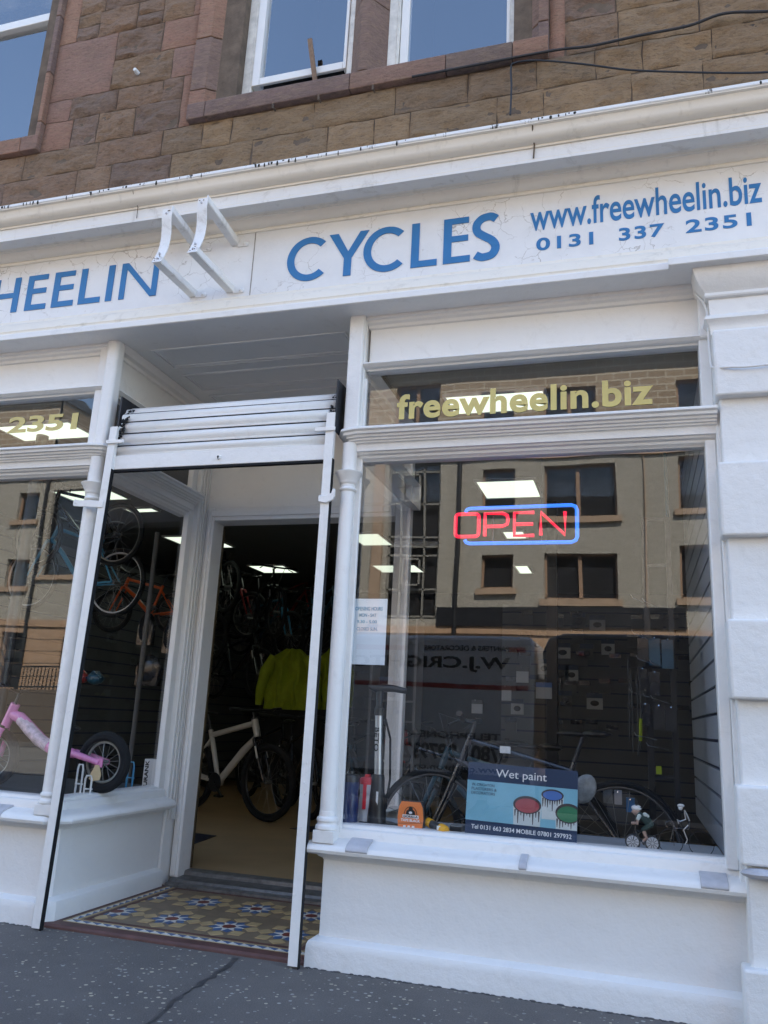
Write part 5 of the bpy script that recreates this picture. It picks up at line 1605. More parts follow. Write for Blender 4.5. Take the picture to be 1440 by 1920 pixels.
def pw(x, z, nm):
    m_ = MB(); m_.ring((x, ry_, z), (0, 1, 0), 0.150, 0.030, 48, 10); w = m_.build(nm, M['black'], pk)
    m_ = MB(); m_.ring((x, ry_, z), (0, 1, 0), 0.116, 0.0085, 48, 8); m_.build('rim', M['rimgrey'], w)
    m_ = MB()
    for k in range(16):
        a = 2 * math.pi * (k + 0.3) / 16
        m_.tube([(x, ry_ + (0.02 if k % 2 else -0.02), z), (x + 0.115 * math.cos(a), ry_, z + 0.115 * math.sin(a))], 0.0014, 4, cap=False)
    m_.cyl((x, ry_ - 0.035, z), (x, ry_ + 0.035, z), 0.012, 0.012, 12)
    m_.build('spokes', M['spoke'], w)


pw(rx_, ph, 'rear_wheel'); pw(fx_, ph - 0.015, 'front_wheel')
m_ = MB()
hx0, hz0, hx1, hz1 = -3.79, 1.128, -3.845, 0.985
m_.tube([(hx0, ry_, hz0), (hx1, ry_, hz1)], 0.030, 16)
m_.tube([(-3.80, ry_, 1.06), (-3.74, ry_, 1.045), (-3.66, ry_, 0.985), (-3.56, ry_, 0.915), (-3.47, ry_, 0.875), (-3.38, ry_, 0.858), (-3.30, ry_, 0.85)], [0.030, 0.036, 0.040, 0.040, 0.038, 0.034, 0.028], 16)
for y in (-1, 1): m_.tube([(-3.32, ry_ + 0.02 * y, 0.858), (-3.2, ry_ + 0.045 * y, 0.838), (-3.085, ry_ + 0.045 * y, 0.812)], [0.022, 0.020, 0.017], 12)
m_.obox((-3.085, ry_ - 0.047, 0.812), (0.05, 0.008, 0.05))
m_.build('frame', M['pink'], pk)
m_ = MB(); m_.tube([(-3.73, ry_ - 0.004, 1.035), (-3.66, ry_ - 0.004, 0.985), (-3.56, ry_ - 0.004, 0.915), (-3.49, ry_ - 0.004, 0.885)], [0.034, 0.0395, 0.0395, 0.037], 16); m_.build('floral_decal', M['pinkpale'], pk)
m_ = MB(); m_.tube([(hx1, ry_, hz1 + 0.01), (hx1 - 0.005, ry_, hz1 - 0.006)], 0.032, 16); m_.build('headset_ring', M['blackplas'], pk)
m_ = MB()
for y in (-1, 1): m_.tube([(-3.848, ry_ + y * 0.02, 0.975), (-3.862, ry_ + y * 0.042, 0.90), (-3.885, ry_ + y * 0.044, 0.80)], [0.022, 0.018, 0.015], 12)
m_.build('fork', M['pink'], pk)
m_ = MB(); m_.tube([(hx0, ry_, hz0), (hx0 + 0.02, ry_, 1.20), (hx0 + 0.03, ry_ - 0.2, 1.24)], 0.011, 8); m_.tube([(hx0 + 0.02, ry_, 1.20), (hx0 + 0.03, ry_ + 0.2, 1.24)], 0.011, 8); m_.build('handlebar', M['blackplas'], pk)
m_ = MB(); m_.tube([(-3.42, ry_, 0.87), (-3.40, ry_, 0.99)], 0.012, 8); m_.ball((-3.38, ry_, 1.0), (0.10, 0.05, 0.02), 12, 7); m_.build('saddle', M['blackplas'], pk)
m_ = MB(); m_.prism([(-3.10, 0.80), (-3.075, 0.80), (-3.055, 0.745), (-3.06, 0.715), (-3.115, 0.705), (-3.135, 0.72), (-3.125, 0.755)], ry_ - 0.058, ry_ - 0.050, 'y'); m_.build('wooden_guard', pm('pale_wood', (0.55, 0.42, 0.24), 0.6), pk, bevel=0.003)


def cage(x, y, z, h, w, lab, mat):
    t_ = thing('bottle_cage', lab, 'bottle cage', (x, y, z), 'bottle cages on the dark shelf')
    m_ = MB()
    for dx in (0, 0.016): m_.tube([(x - w / 2 + dx, y - dx, z), (x - w / 2 + dx, y - dx, z + h * 0.85), (x - w / 3 + dx, y - dx, z + h), (x + w / 3 + dx, y - dx, z + h), (x + w / 2 + dx, y - dx, z + h * 0.85), (x + w / 2 + dx, y - dx, z)], 0.004, 8)
    m_.tube([(x - w / 2, y, z + h * 0.4), (x, y - 0.03, z + h * 0.42), (x + w / 2 + 0.016, y, z + h * 0.4)], 0.004, 8)
    m_.build('wire_loops', mat, t_)
    return t_


cage(-3.20, 0.40, 0.612, 0.185, 0.036, 'tall pale wire bottle cage beside the left column, under the pink bicycle', M['card'])
cage(-3.135, 0.40, 0.612, 0.125, 0.044, 'short pale wire bottle cage next to the rear wheel of the pink bicycle', M['card'])
cage(-3.30, 1.08, 0.612, 0.17, 0.045, 'blue wire bottle cage beside the white box in the porch side window', M['skyblue'])
bx = thing('product_box', 'white box with vertical black lettering in the corner of the porch side window', 'box', (-3.21, 1.25, 0.612))
mb = MB(); mb.box(-3.275, -3.14, 1.20, 1.28, 0.612, 0.800); mb.build('carton', M['card'], bx, bevel=0.002)
m_ = text_mb('URANK', 0, 0.17, 0, 0.030, 0, 0.001, bold=0.03)
for i, v in enumerate(m_.v): m_.v[i] = Vector((-3.235 - v.z, 1.1985 + v.y, 0.622 + v.x))
m_.build('box_lettering', M['blackink'], bx, smooth=False)

# hi-visibility jackets on the left
for (x, y, z, w, lab) in ((-4.02, 5.35, 1.20, 0.66, 'bright yellow high visibility jacket hanging under the bicycles'), (-3.52, 5.45, 1.22, 0.44, 'second yellow high visibility jacket, right of the first and half hidden by the guide rail')):
    t_ = thing('yellow_jacket', lab, 'jacket', (x, y, z), 'yellow jackets hanging inside the door')
    m_ = MB(); nx, nz = 22, 20; vs = []; fs = []
    for side in (0, 1):
        for j in range(nz + 1):
            u = j / nz; zz = z + u * 0.72
            ww = w / 2 * (1.0 - 0.12 * u) if u < 0.80 else w / 2 * (0.90 - (u - 0.8) * 2.9)
            for i in range(nx + 1):
                s = -1 + 2 * i / nx
                fold = 0.035 * math.sin(s * 9 + u * 3) + 0.02 * math.sin(s * 17 - u * 5)
                yy = y + (-0.06 if side == 0 else 0.04) * math.cos(s * 1.4) + (fold if side == 0 else 0)
                vs.append((x + s * ww + 0.01 * math.sin(u * 14), yy, zz))
    K = (nx + 1) * (nz + 1)
    for side in (0, 1):
        for j in range(nz):
            for i in range(nx):
                a = side * K + j * (nx + 1) + i; fs.append((a, a + 1, a + nx + 2, a + nx + 1))
    m_.add(vs, fs); m_.build('body', M['hiviz'], t_)
    for s in (-1, 1):
        m_ = MB(); m_.tube([(x + s * w * 0.33, y - 0.02, z + 0.62), (x + s * w * 0.48, y - 0.03, z + 0.45), (x + s * w * 0.55, y - 0.05, z + 0.22), (x + s * w * 0.56, y - 0.05, z + 0.04)], [0.07, 0.075, 0.06, 0.045], 12); m_.build('sleeve', M['hiviz'], t_)


def packet(label, x, y, z, w, h, hdr, body, group, d=0.02, win=True):
    t_ = thing('packet', label, 'packet', (x, y, z), group)
    m_ = MB(); m_.box(x - w / 2, x + w / 2, y - d, y, z - h / 2, z + h / 2 * 0.4); m_.build('card', body, t_, smooth=False)
    m_ = MB(); m_.box(x - w / 2, x + w / 2, y - d - 0.002, y, z + h / 2 * 0.4, z + h / 2); m_.build('header', hdr, t_, smooth=False); m_ = MB(); m_.tube([(x, y, z + h * 0.42), (x, y - d - 0.07, z + h * 0.42), (x, y - d - 0.085, z + h * 0.47)], 0.0035, 6); m_.build('hook', M['chrome'], t_)
    if win:
        m_ = MB(); m_.ball((x, y - d, z - h * 0.12), (w * 0.28, 0.006, h * 0.18), 12, 6); m_.build('blister', M['blackplas'], t_)
    return t_


gp = 'small packets hooked on the back slat wall'
whr = ['above the dark stand, upper left', 'upper middle', 'upper right', 'second row, far left', 'second row beside the far left one', 'top row left', 'top row right', 'left of the dark pillar, high', 'left of the dark pillar, middle', 'left of the dark pillar, low', 'alone at the far left', 'third row left', 'third row right']
for k, (x, z) in enumerate([(-0.694, 1.891), (-0.462, 1.886), (-0.259, 1.937), (-0.711, 1.671), (-0.608, 1.675), (-0.536, 2.194), (-0.356, 2.17), (-0.94, 1.959), (-0.877, 1.729), (-0.939, 1.571), (-1.138, 1.33), (-0.671, 1.426), (-0.393, 1.412)]):
    packet('small blue topped packet on the back slat wall, ' + whr[k], x, 4.375, z, 0.125 if k % 3 else 0.15, 0.15, M['signnavy'], M['slat'] if k % 2 == 0 else M['inwall'], gp)
gp2 = 'white product cards hanging in the middle of the shop'
for (x, z, w, h, lab) in ((-0.91, 1.563, .10, .13, 'upper white product card hanging above the bicycle handlebar'), (-0.733, 1.439, .13, .13, 'right white product card with a blue side'), (-1.041, 1.406, .08, .12, 'left white product card hanging on a hook'), (-1.287, 1.286, .09, .11, 'lowest dim product card beside the handlebar')):
    packet(lab, x, 3.0, z, w, h, M['potblue'] if x > -0.8 else M['inwall'], M['slat'], gp2, win=False)

src_p = packet('dim grey packet at the far right end of the back slat wall', 1.05, 4.375, 2.2, 0.11, 0.14, M['darkf'], M['slatdim'], 'dim grey packets in rows on the back slat wall', win=False)
random.seed(77)
ORD = ['first', 'second', 'third', 'fourth', 'fifth', 'sixth', 'seventh', 'eighth', 'ninth', 'tenth', 'eleventh', 'twelfth', 'thirteenth', 'fourteenth', 'fifteenth']
for rk_, z in enumerate((2.2, 2.02, 1.82, 1.55, 1.33, 1.15)):
    x = -1.2; nk = 0
    while x < 0.95:
        if random.random() < 0.62 and abs(x + 0.95) > 0.05:
            c_ = copy_tree(src_p); c_.location = (x, 4.375, z + random.uniform(-0.02, 0.02)); nk += 1
            c_['label'] = 'dim grey packet on the back slat wall, %s row down, %s from the left' % (ORD[rk_], ORD[nk - 1])
        x += random.uniform(0.13, 0.2)

# rack of accessories in front of the grooved wall
rk = thing('accessory_rack', 'black upright rack with chrome hooks in front of the grooved side wall', 'rack', (0.16, 1.02, 0.1))
m_ = MB(); m_.box(0.05, 0.085, 1.03, 1.06, 0.1, 2.4); m_.box(0.185, 0.215, 1.03, 1.06, 0.1, 2.4)
for z in (0.3, 0.9, 1.3, 1.7, 2.1, 2.38): m_.box(0.085, 0.185, 1.035, 1.055, z, z + 0.02)
m_.box(-0.12, 0.36, 0.95, 1.25, 0.096, 0.13)
m_.build('upright_panel', M['blackplas'], rk)
for (x, z) in ((0.10, 1.86), (0.16, 1.84), (0.10, 1.66), (0.15, 1.64), (0.12, 1.52), (0.19, 1.50), (0.08, 1.34), (0.15, 1.32), (0.19, 1.31), (0.10, 1.11), (0.16, 1.06)):
    m_ = MB(); m_.tube([(x, 1.03, z), (x - 0.05, 0.93, z + 0.008), (x - 0.11, 0.80, z + 0.02), (x - 0.12, 0.785, z + 0.035)], 0.003, 6); m_.build('hook', M['chrome'], rk)
gp3 = 'packets on the accessory rack'
for (x, z, w, h, mt, lab) in ((0.038, 1.600, .058, .13, 'darkf', 'black packet on the rack, upper row left'), (0.101, 1.590, .060, .15, 'teal', 'dark packet on the rack, upper row middle'), (0.170, 1.578, .062, .16, 'teal', 'dark packet on the rack, upper row right'),
                              (0.033, 1.433, .05, .12, 'darkf', 'black packet on the rack, second row left'), (0.096, 1.412, .055, .13, 'darkf', 'black packet with a round badge on the rack, second row middle'), (0.042, 1.243, .05, .12, 'darkf', 'packet on the rack, lower row left'), (0.112, 1.232, .058, .13, 'blackplas', 'packet on the rack, lower row middle'), (0.175, 1.225, .058, .13, 'blackplas', 'packet on the rack, lower row right')):
    packet(lab, x, 0.93, z, w, h, M[mt], M[mt], gp3, 0.012, win=False)
for k, (x, z, lab) in enumerate(((-0.03, 1.30, 'leftmost long cable hanging from the rack'), (0.0, 1.28, 'second long cable hanging from the rack'), (0.015, 1.32, 'long cable hanging beside the packets'), (-0.045, 1.36, 'outermost thin cable on the rack hooks'))):
    m_ = MB(); m_.tube([(x, 0.90, z + 0.18), (x + 0.004, 0.90, z), (x, 0.90, z - 0.26)], 0.004, 6)
    tag(m_.build('hanging_cable', M['blackplas'], None, loc=(x, 0.9, z)), lab, 'cable', 'cables hanging on the rack')
m_ = MB(); m_.box(0.09, 0.118, 0.92, 0.93, 0.93, 0.972); tag(m_.build('yellow_label', M['hiviz'], None, loc=(0.1, 0.92, 0.93), smooth=False), 'small yellow label low on the accessory rack', 'label')
m_ = MB(); m_.tube([(0.012, 0.90, 1.10), (0.016, 0.90, 1.22)], 0.009, 8); tag(m_.build('yellow_strap', M['hiviz'], None, loc=(0.012, 0.9, 1.1)), 'short yellow strap hanging among the black packets', 'strap')
for (x, z, w, h, mt, lab) in ((-0.05, 0.755, .045, .075, 'bluepkt', 'bright blue packet seen through the bicycle rear wheel'), (-0.17, 0.80, .05, .09, 'greybag', 'grey packet hanging behind the bicycle rear wheel, left'), (-0.115, 0.79, .04, .075, 'galv', 'pale grey packet behind the bicycle rear wheel, middle')):
    packet(lab, x, 1.0, z, w, h, M[mt], M[mt], 'packets behind the bicycle wheel', 0.02, win=False)
for k, (x, z, lab) in enumerate(((-1.805, 1.343, 'upper left pale capped bottle'), (-1.745, 1.345, 'upper right pale capped bottle'), (-1.80, 1.19, 'lower left pale capped bottle'), (-1.74, 1.19, 'lower right pale capped bottle'))):
    bottle('lube_bottle', lab + ' of four on the dim shelf behind the pump', x, 2.2, z - 0.05, 0.11, 0.02, M['blackplas'], pm('pale_cap%d' % k, (0.5, 0.47, 0.25), 0.5) if k == 0 else bpy.data.materials['pale_cap0'], 'lubricant bottles on the dim shelf')
m_ = MB()
for z in (1.13, 1.28): m_.box(-1.95, -1.60, 2.12, 2.30, z, z + 0.012)
m_.box(-1.96, -1.94, 2.1, 2.3, 0.1, 1.9); m_.box(-1.61, -1.59, 2.1, 2.3, 0.1, 1.9)
for k in range(6): m_.box(-1.95, -1.60, 2.26, 2.28, 0.2 + k * 0.13, 0.31 + k * 0.13)
tag(m_.build('dim_shelf_unit', M['inwall'], None, loc=(-1.78, 2.2, 0.1), smooth=False), 'dim shelf unit of bottles behind the pump', 'shelf unit')
m_ = MB(); m_.box(-0.712, -0.625, 3.0, 3.1, 0.1, 3.06); tag(m_.build('dark_pillar', M['blackplas'], None, loc=(-0.67, 3.05, 0.1), smooth=False), 'dark square pillar in the middle of the shop', 'pillar')
for (x, y, z0, z1, w, lab) in ((-4.17, 2.4, 1.68, 1.97, .17, 'left dark garment hanging on the slat wall behind the porch side glass'), (-3.98, 2.5, 1.62, 1.95, .15, 'right dark garment hanging on the slat wall behind the porch side glass'), (-4.10, 2.4, 1.33, 1.60, .26, 'lower wide dark bag hanging behind the porch side glass')):
    m_ = MB(); m_.ball((x, y, (z0 + z1) / 2), (w / 2, 0.05, (z1 - z0) / 2), 14, 8); m_.box(x - w * 0.42, x + w * 0.42, y - 0.03, y + 0.03, z0, z0 + (z1 - z0) * 0.6); m_.tube([(x, y, z1 - 0.02), (x, y, z1 + 0.06)], 0.004, 6)
    tag(m_.build('dark_garment', M['darkf'], None, loc=(x, y, z0)), lab, 'garment')
for (x, y, z, mt, lab) in ((-4.42, 1.9, 1.36, 'redf', 'dim red cycle helmet hanging behind the porch side glass'), (-4.27, 1.9, 1.355, 'teal', 'dim green cycle helmet hanging behind the porch side glass')):
    m_ = MB(); m_.ball((x, y, z), (0.075, 0.06, 0.05), 16, 9)
    for k in range(3): m_.tube([(x - 0.07, y - 0.03 + k * 0.03, z), (x, y - 0.035 + k * 0.035, z + 0.055), (x + 0.07, y - 0.03 + k * 0.03, z)], 0.008, 6)
    tag(m_.build('cycle_helmet', M[mt], None, loc=(x, y, z)), lab, 'helmet', 'helmets behind the porch glass')

# toy cyclist
ty = thing('toy_cyclist', 'painted toy cyclist in a green and white jersey riding on the sill', 'figurine', (0.0, 0.19, 0.626))
TY = 0.19
for (x, nm) in ((-0.036, 'front_wheel'), (0.050, 'rear_wheel')):
    m_ = MB(); m_.ring((x, TY, 0.660), (0, 1, 0), 0.030, 0.0045, 28, 8); w = m_.build(nm, M['blackplas'], ty)
    m_ = MB(); m_.lathe([(0.001, -0.003), (0.027, -0.003), (0.027, 0.003), (0.001, 0.003)], (x, TY, 0.660), 28, (0, 1, 0)); m_.build('disc', M['clearp'], w)
    m_ = MB()
    for k in range(10):
        a = R(36 * k); m_.bar((x + 0.006 * math.cos(a), TY - 0.0036, 0.66 + 0.006 * math.sin(a)), (x + 0.026 * math.cos(a), TY - 0.0036, 0.66 + 0.026 * math.sin(a)), 0.0022, 0.0022, (0, 1, 0))
    m_.build('painted_spokes', M['blackink'], w)
m_ = MB(); m_.tube([(-0.036, TY, 0.66), (-0.026, TY, 0.712), (-0.022, TY, 0.735)], 0.0035, 8); m_.tube([(-0.025, TY, 0.712), (0.02, TY, 0.705), (0.050, TY, 0.66), (0.010, TY, 0.655), (-0.025, TY, 0.705)], 0.003, 8); m_.tube([(0.010, TY, 0.655), (0.024, TY, 0.722)], 0.003, 8); m_.tube([(-0.035, TY - 0.016, 0.738), (-0.022, TY, 0.738), (-0.035, TY + 0.016, 0.738)], 0.0028, 8); m_.box(-0.05, 0.065, TY - 0.022, TY + 0.022, 0.6262, 0.630)
m_.build('bicycle_body', M['blackplas'], ty)


def limb(pts, rs, nm, mat, par=ty):
    m_ = MB(); m_.tube(pts, rs, 10)
    for p, r in zip(pts, rs): m_.ball(p, r, 10, 7)
    return m_.build(nm, mat, par)


limb([(0.040, TY, 0.742), (0.022, TY, 0.765), (-0.004, TY, 0.777)], [0.019, 0.020, 0.016], 'torso', M['jerseydark'])
limb([(0.030, TY - 0.006, 0.775), (0.020, TY - 0.008, 0.782)], [0.010, 0.010], 'jersey_patch', M['jersey'])
for s in (-1, 1):
    limb([(-0.004, TY + s * 0.017, 0.775), (-0.010, TY + s * 0.020, 0.762)], [0.009, 0.008], 'sleeve', M['jersey'])
    limb([(-0.010, TY + s * 0.020, 0.762), (-0.014, TY + s * 0.021, 0.742), (-0.036, TY + s * 0.016, 0.741)], [0.0068, 0.006, 0.005], 'arm', M['skin'])
    limb([(0.040, TY + s * 0.010, 0.738), (0.012, TY + s * 0.014, 0.716)], [0.013, 0.010], 'shorts', M['jerseydark'])
    limb([(0.012, TY + s * 0.014, 0.716), (0.024, TY + s * 0.014, 0.676 - s * 0.006), (0.012, TY + s * 0.014, 0.662 - s * 0.008)], [0.009, 0.0065, 0.006], 'leg', M['skin'])
m_ = MB(); m_.ball((-0.018, TY, 0.793), (0.017, 0.014, 0.018), 14, 9); m_.tube([(-0.006, TY, 0.778), (-0.014, TY, 0.786)], 0.007, 8); m_.ball((-0.036, TY, 0.790), (0.004, 0.003, 0.004), 8, 5); m_.build('head', M['skin'], ty)
m_ = MB(); m_.ball((-0.016, TY, 0.808), (0.023, 0.017, 0.013), 16, 9); h_ = m_.build('helmet', M['card'], ty)
m_ = MB()
for k in (-1, 0, 1): m_.tube([(-0.036, TY + k * 0.007, 0.808), (-0.016, TY + k * 0.009, 0.8215 - abs(k) * 0.002), (0.006, TY + k * 0.007, 0.810)], 0.0022, 6)
m_.build('helmet_vents', M['blackink'], h_)

# wire bicycle sculpture with a little rider
wi = thing('wire_bicycle_model', 'thin dark wire racing bicycle model with a bent wire rider on the sill', 'wire model', (0.19, 0.18, 0.622))
WY = 0.18
for (x, nm) in ((0.128, 'front_wheel'), (0.258, 'rear_wheel')):
    m_ = MB(); m_.ring((x, WY, 0.676), (0, 1, 0), 0.053, 0.0018, 40, 6); w = m_.build(nm, M['darkf'], wi)
m_ = MB()
m_.tube([(0.128, WY, 0.676), (0.140, WY, 0.725), (0.146, WY, 0.755)], 0.002, 6); m_.tube([(0.142, WY, 0.735), (0.205, WY, 0.735)], 0.002, 6); m_.tube([(0.142, WY, 0.730), (0.195, WY, 0.672), (0.258, WY, 0.676), (0.207, WY, 0.738), (0.195, WY, 0.672)], 0.0018, 6)
m_.tube([(0.207, WY, 0.738), (0.210, WY, 0.765)], 0.004, 8)
m_.tube([(0.146, WY, 0.755), (0.128, WY, 0.765), (0.112, WY, 0.758), (0.108, WY, 0.745), (0.116, WY, 0.736)], 0.0018, 6)
m_.tube([(0.140, WY - 0.01, 0.760), (0.142, WY - 0.01, 0.66)], 0.0015, 6)
m_.build('wire_frame', M['darkf'], wi)
m_ = MB()
m_.tube([(0.212, WY, 0.770), (0.200, WY, 0.800), (0.192, WY, 0.815)], 0.0035, 8); m_.tube([(0.192, WY, 0.808), (0.196, WY, 0.775), (0.172, WY, 0.765), (0.160, WY, 0.772), (0.166, WY, 0.755)], 0.003, 8); m_.tube([(0.210, WY, 0.755), (0.185, WY, 0.73), (0.200, WY, 0.69), (0.19, WY, 0.668)], 0.003, 8)
m_.build('wire_rider', M['alu'], wi)
m_ = MB(); m_.ball((0.176, WY, 0.823), (0.010, 0.009, 0.010), 10, 7); m_.ball((0.178, WY, 0.833), (0.016, 0.011, 0.008), 12, 7); m_.build('rider_head', M['card'], wi)

# ------------------------------------------------------------------ the far side of the street, seen in the glass
def harl():
    m = bpy.data.materials.new('roughcast')
    nt, b = nodes(m); b.inputs['Roughness'].default_value = 0.95
    c = mixrgb(nt, ramp(nt, noise(nt, 9, 9, 0.85), [(0.35, 0.0), (0.65, 1.0)]), (0.30, 0.275, 0.22), (0.64, 0.59, 0.49))
    c = mixrgb(nt, ramp(nt, noise(nt, 30, 5, 0.8), [(0.48, 0.0), (0.58, 0.8)]), c, (0.15, 0.135, 0.11))
    nt.links.new(c, b.inputs['Base Color']); bump(nt, b, noise(nt, 20, 6, 0.8), 0.8, 0.04)
    return m


def brickm():
    m = bpy.data.materials.new('tan_brick')
    nt, b = nodes(m); b.inputs['Roughness'].default_value = 0.9
    tc = N(nt, 'ShaderNodeTexCoord'); mp = N(nt, 'ShaderNodeMapping'); mp.inputs['Rotation'].default_value = (R(90), 0, 0)
    br = N(nt, 'ShaderNodeTexBrick'); br.inputs['Scale'].default_value = 1.0
    br.inputs['Brick Width'].default_value = 0.46; br.inputs['Row Height'].default_value = 0.21; br.inputs['Mortar Size'].default_value = 0.02
    br.inputs['Color1'].default_value = (0.36, 0.27, 0.175, 1); br.inputs['Color2'].default_value = (0.30, 0.22, 0.14, 1); br.inputs['Mortar'].default_value = (0.50, 0.43, 0.32, 1)
    nt.links.new(tc.outputs['Object'], mp.inputs[0]); nt.links.new(mp.outputs[0], br.inputs['Vector']); nt.links.new(br.outputs['Color'], b.inputs['Base Color'])
    return m


M['harl'] = harl(); M['brick'] = brickm()
M['winframe'] = pm('brown_window_frame', (0.30, 0.19, 0.12), 0.6)
M['sillst'] = pm('tan_sill', (0.38, 0.27, 0.18), 0.8)
YF = -18.0
fb = thing('flats_opposite', 'brown roughcast block of flats with tan brick top storey across the street', 'flats', (-8, YF, 0))
ORI[fb.name] = Vector((-8, YF, 0))
wins = [(-4.08, -3.17, 7.14, 8.21), (-4.08, -3.17, 4.72, 5.72), (-2.30, -0.43, 6.82, 8.29), (-2.30, -0.43, 4.42, 5.74), (1.20, 2.35, 6.94, 8.40), (1.20, 2.35, 4.46, 5.91), (-20.15, -19.3, 7.1, 8.1), (-20.15, -19.3, 4.79, 5.76), (-18.75, -17.35, 5.2, 8.15),
        (-9.2, -8.3, 7.1, 8.1), (-9.2, -8.3, 4.7, 5.8), (-12.4, -11.0, 6.9, 8.2), (-12.4, -11.0, 4.5, 5.8), (-15.2, -14.3, 7.1, 8.1), (-15.2, -14.3, 4.7, 5.8), (-22.6, -21.5, 6.9, 8.1), (-22.6, -21.5, 4.6, 5.8), (4.5, 5.6, 6.9, 8.2), (4.5, 5.6, 4.5, 5.8), (-26, -25, 7, 8.1), (-26, -25, 4.7, 5.8)]
stair = (-6.86, -5.30, 3.9, 8.50)
top = [(-4.2, -3.2, 9.35, 10.6), (-2.3, -0.9, 9.35, 10.6), (1.2, 2.3, 9.35, 10.6), (-6.75, -5.4, 9.0, 11.0)]
m_ = MB(); holes_wall(m_, -40, 14, 3.70, 8.50, YF, -0.22, wins + [stair]); m_.build('roughcast_wall', M['harl'], fb, smooth=False)
m_ = MB(); holes_wall(m_, -8.2, 14, 8.62, 11.45, YF, -0.22, top); holes_wall(m_, -40, -18.9, 8.62, 11.45, YF, -0.22, [(-22.6, -21.5, 9.3, 10.5), (-26, -25, 9.3, 10.5)])
m_.box(-8.3, -8.2, YF - 9, YF, 8.62, 11.45); m_.box(-19.0, -18.9, YF - 1.6, YF, 8.62, 11.45)
m_.build('brick_storey', M['brick'], fb, smooth=False)
m_ = MB(); m_.box(-40, 14, YF - 0.3, YF + 0.06, 8.50, 8.62); m_.box(-40, 14, YF - 0.3, YF + 0.05, 3.50, 3.70); m_.build('string_course', M['tan'], fb, smooth=False)
m_ = MB()
m_.prism([(YF + 0.35, 11.45), (YF + 0.35, 11.6), (YF - 4.5, 13.4), (YF - 9.2, 11.6), (YF - 9.2, 11.45)], -8.3, 14, 'x')
m_.prism([(YF + 0.2, 11.45), (YF + 0.2, 11.55), (YF - 1.0, 11.8), (YF - 1.6, 11.6), (YF - 1.6, 11.45)], -40, -18.85, 'x')
m_.box(-18.9, -8.3, YF - 9, YF + 0.1, 8.62, 8.8); m_.box(-40, -18.95, YF - 9, YF - 1.6, 8.62, 8.8)
m_.build('slate_roof', pm('grey_slate', (0.11, 0.115, 0.12), 0.7, var=0.2, vs=5), fb, smooth=False)
m_ = MB(); gh = [(-5.2, -3.6, 0.1, 3.2), (-3.2, -1.0, 0.4, 3.1), (-0.5, 1.0, 0.1, 3.2), (2, 4.6, 0.4, 3.1), (-19.9, -18.95, 1.6, 3.3), (-21.8, -20.9, 1.9, 3.2), (-17.6, -16.8, 1.9, 3.2), (-12, -11, 1.4, 3.0), (-9.3, -8.3, 1.4, 3.0)]
holes_wall(m_, -40, 14, 0.0, 3.50, YF, -0.25, gh)
for z in (0.5, 0.95, 1.4, 1.85, 2.3, 2.75, 3.2): pass
m_.build('ashlar_ground_floor', M['tan'], fb, smooth=False)
m_ = MB()
for k in range(8): m_.box(-40, 14, YF - 0.1, YF + 0.004, 0.3 + 0.4 * k, 0.32 + 0.4 * k)
m_.build('ashlar_joints', M['mortar'], fb, smooth=False)
m_ = MB(); m_.box(-40, 14, YF - 9, YF - 0.26, 0, 8.5); m_.box(-8.2, 14, YF - 9, YF - 0.26, 8.5, 11.4); m_.box(-40, -19.05, YF - 1.5, YF - 0.26, 8.5, 11.4); m_.build('dark_inside', M['roomdark'], fb, smooth=False)
m_ = MB(); m_.box(-5.25, 1.3, YF, YF + 0.10, 3.705, 4.21); m_.build('dark_shop_sign', M['blackplas'], fb, smooth=False)
for (a, b, c, d) in wins + top:
    m_ = MB(); w_ = 0.06; y0, y1 = YF - 0.20, YF - 0.13
    m_.box(a, b, y0, y1, c, c + w_); m_.box(a, b, y0, y1, d - w_, d); m_.box(a, a + w_, y0, y1, c, d); m_.box(b - w_, b, y0, y1, c, d)
    if b - a > 1.3 and a > -18: m_.box((a + b) / 2 - 0.05, (a + b) / 2 + 0.05, y0, y1, c, d)
    w = m_.build('window', M['winframe'] if a > -18.7 or a < -18.8 else M['blackplas'], fb, smooth=False)
    m_ = MB(); m_.box(a + w_, b - w_, YF - 0.18, YF - 0.17, c + w_, d - w_); m_.build('window_glass', M['glass_far'], w, smooth=False)
    m_ = MB(); m_.box(a - 0.12, b + 0.12, YF - 0.02, YF + 0.10, c - 0.17, c - 0.002); m_.build('window_ledge', M['sillst'], w, smooth=False)
m_ = MB(); a, b, c, d = stair; y0, y1 = YF - 0.16, YF - 0.08
for x in (a, a + 0.35, b - 0.5, b - 0.05): m_.box(x, x + 0.055, y0, y1, c, d)
for z in (8.42, 8.2, 7.28, 6.28, 6.0, 5.74, 4.72, 3.95): m_.box(a, b, y0, y1, z, z + 0.05)
for z0, z1 in ((7.36, 8.15), (4.85, 5.68)):
    for q in ((a + 0.43, b - 0.56, z0, z0 + 0.05), (a + 0.43, b - 0.56, z1 - 0.05, z1), (a + 0.43, a + 0.48, z0, z1), (b - 0.61, b - 0.56, z0, z1)): m_.box(q[0], q[1], y1, y1 + 0.10, q[2], q[3])
w = m_.build('stair_glazing', pm('grey_glazing_bar', (0.22, 0.21, 0.18), 0.6), fb, smooth=False)
m_ = MB(); m_.box(a, b, YF - 0.14, YF - 0.13, c, d); m_.build('window_glass', M['glass_far'], w, smooth=False)
m_ = MB(); m_.box(a, b, YF - 0.15, YF - 0.142, 6.02, 6.28); m_.box(a, b, YF - 0.15, YF - 0.142, 8.22, 8.45); m_.build('spandrel', M['inwall'], w, smooth=False)
for x in (-4.73, -7.75, -18.95 + 0.0, -16.9):
    m_ = MB(); m_.tube([(x, YF + 0.08, 0.1), (x, YF + 0.08, 8.6)], 0.06, 10); m_.build('drainpipe', M['cable'], fb)
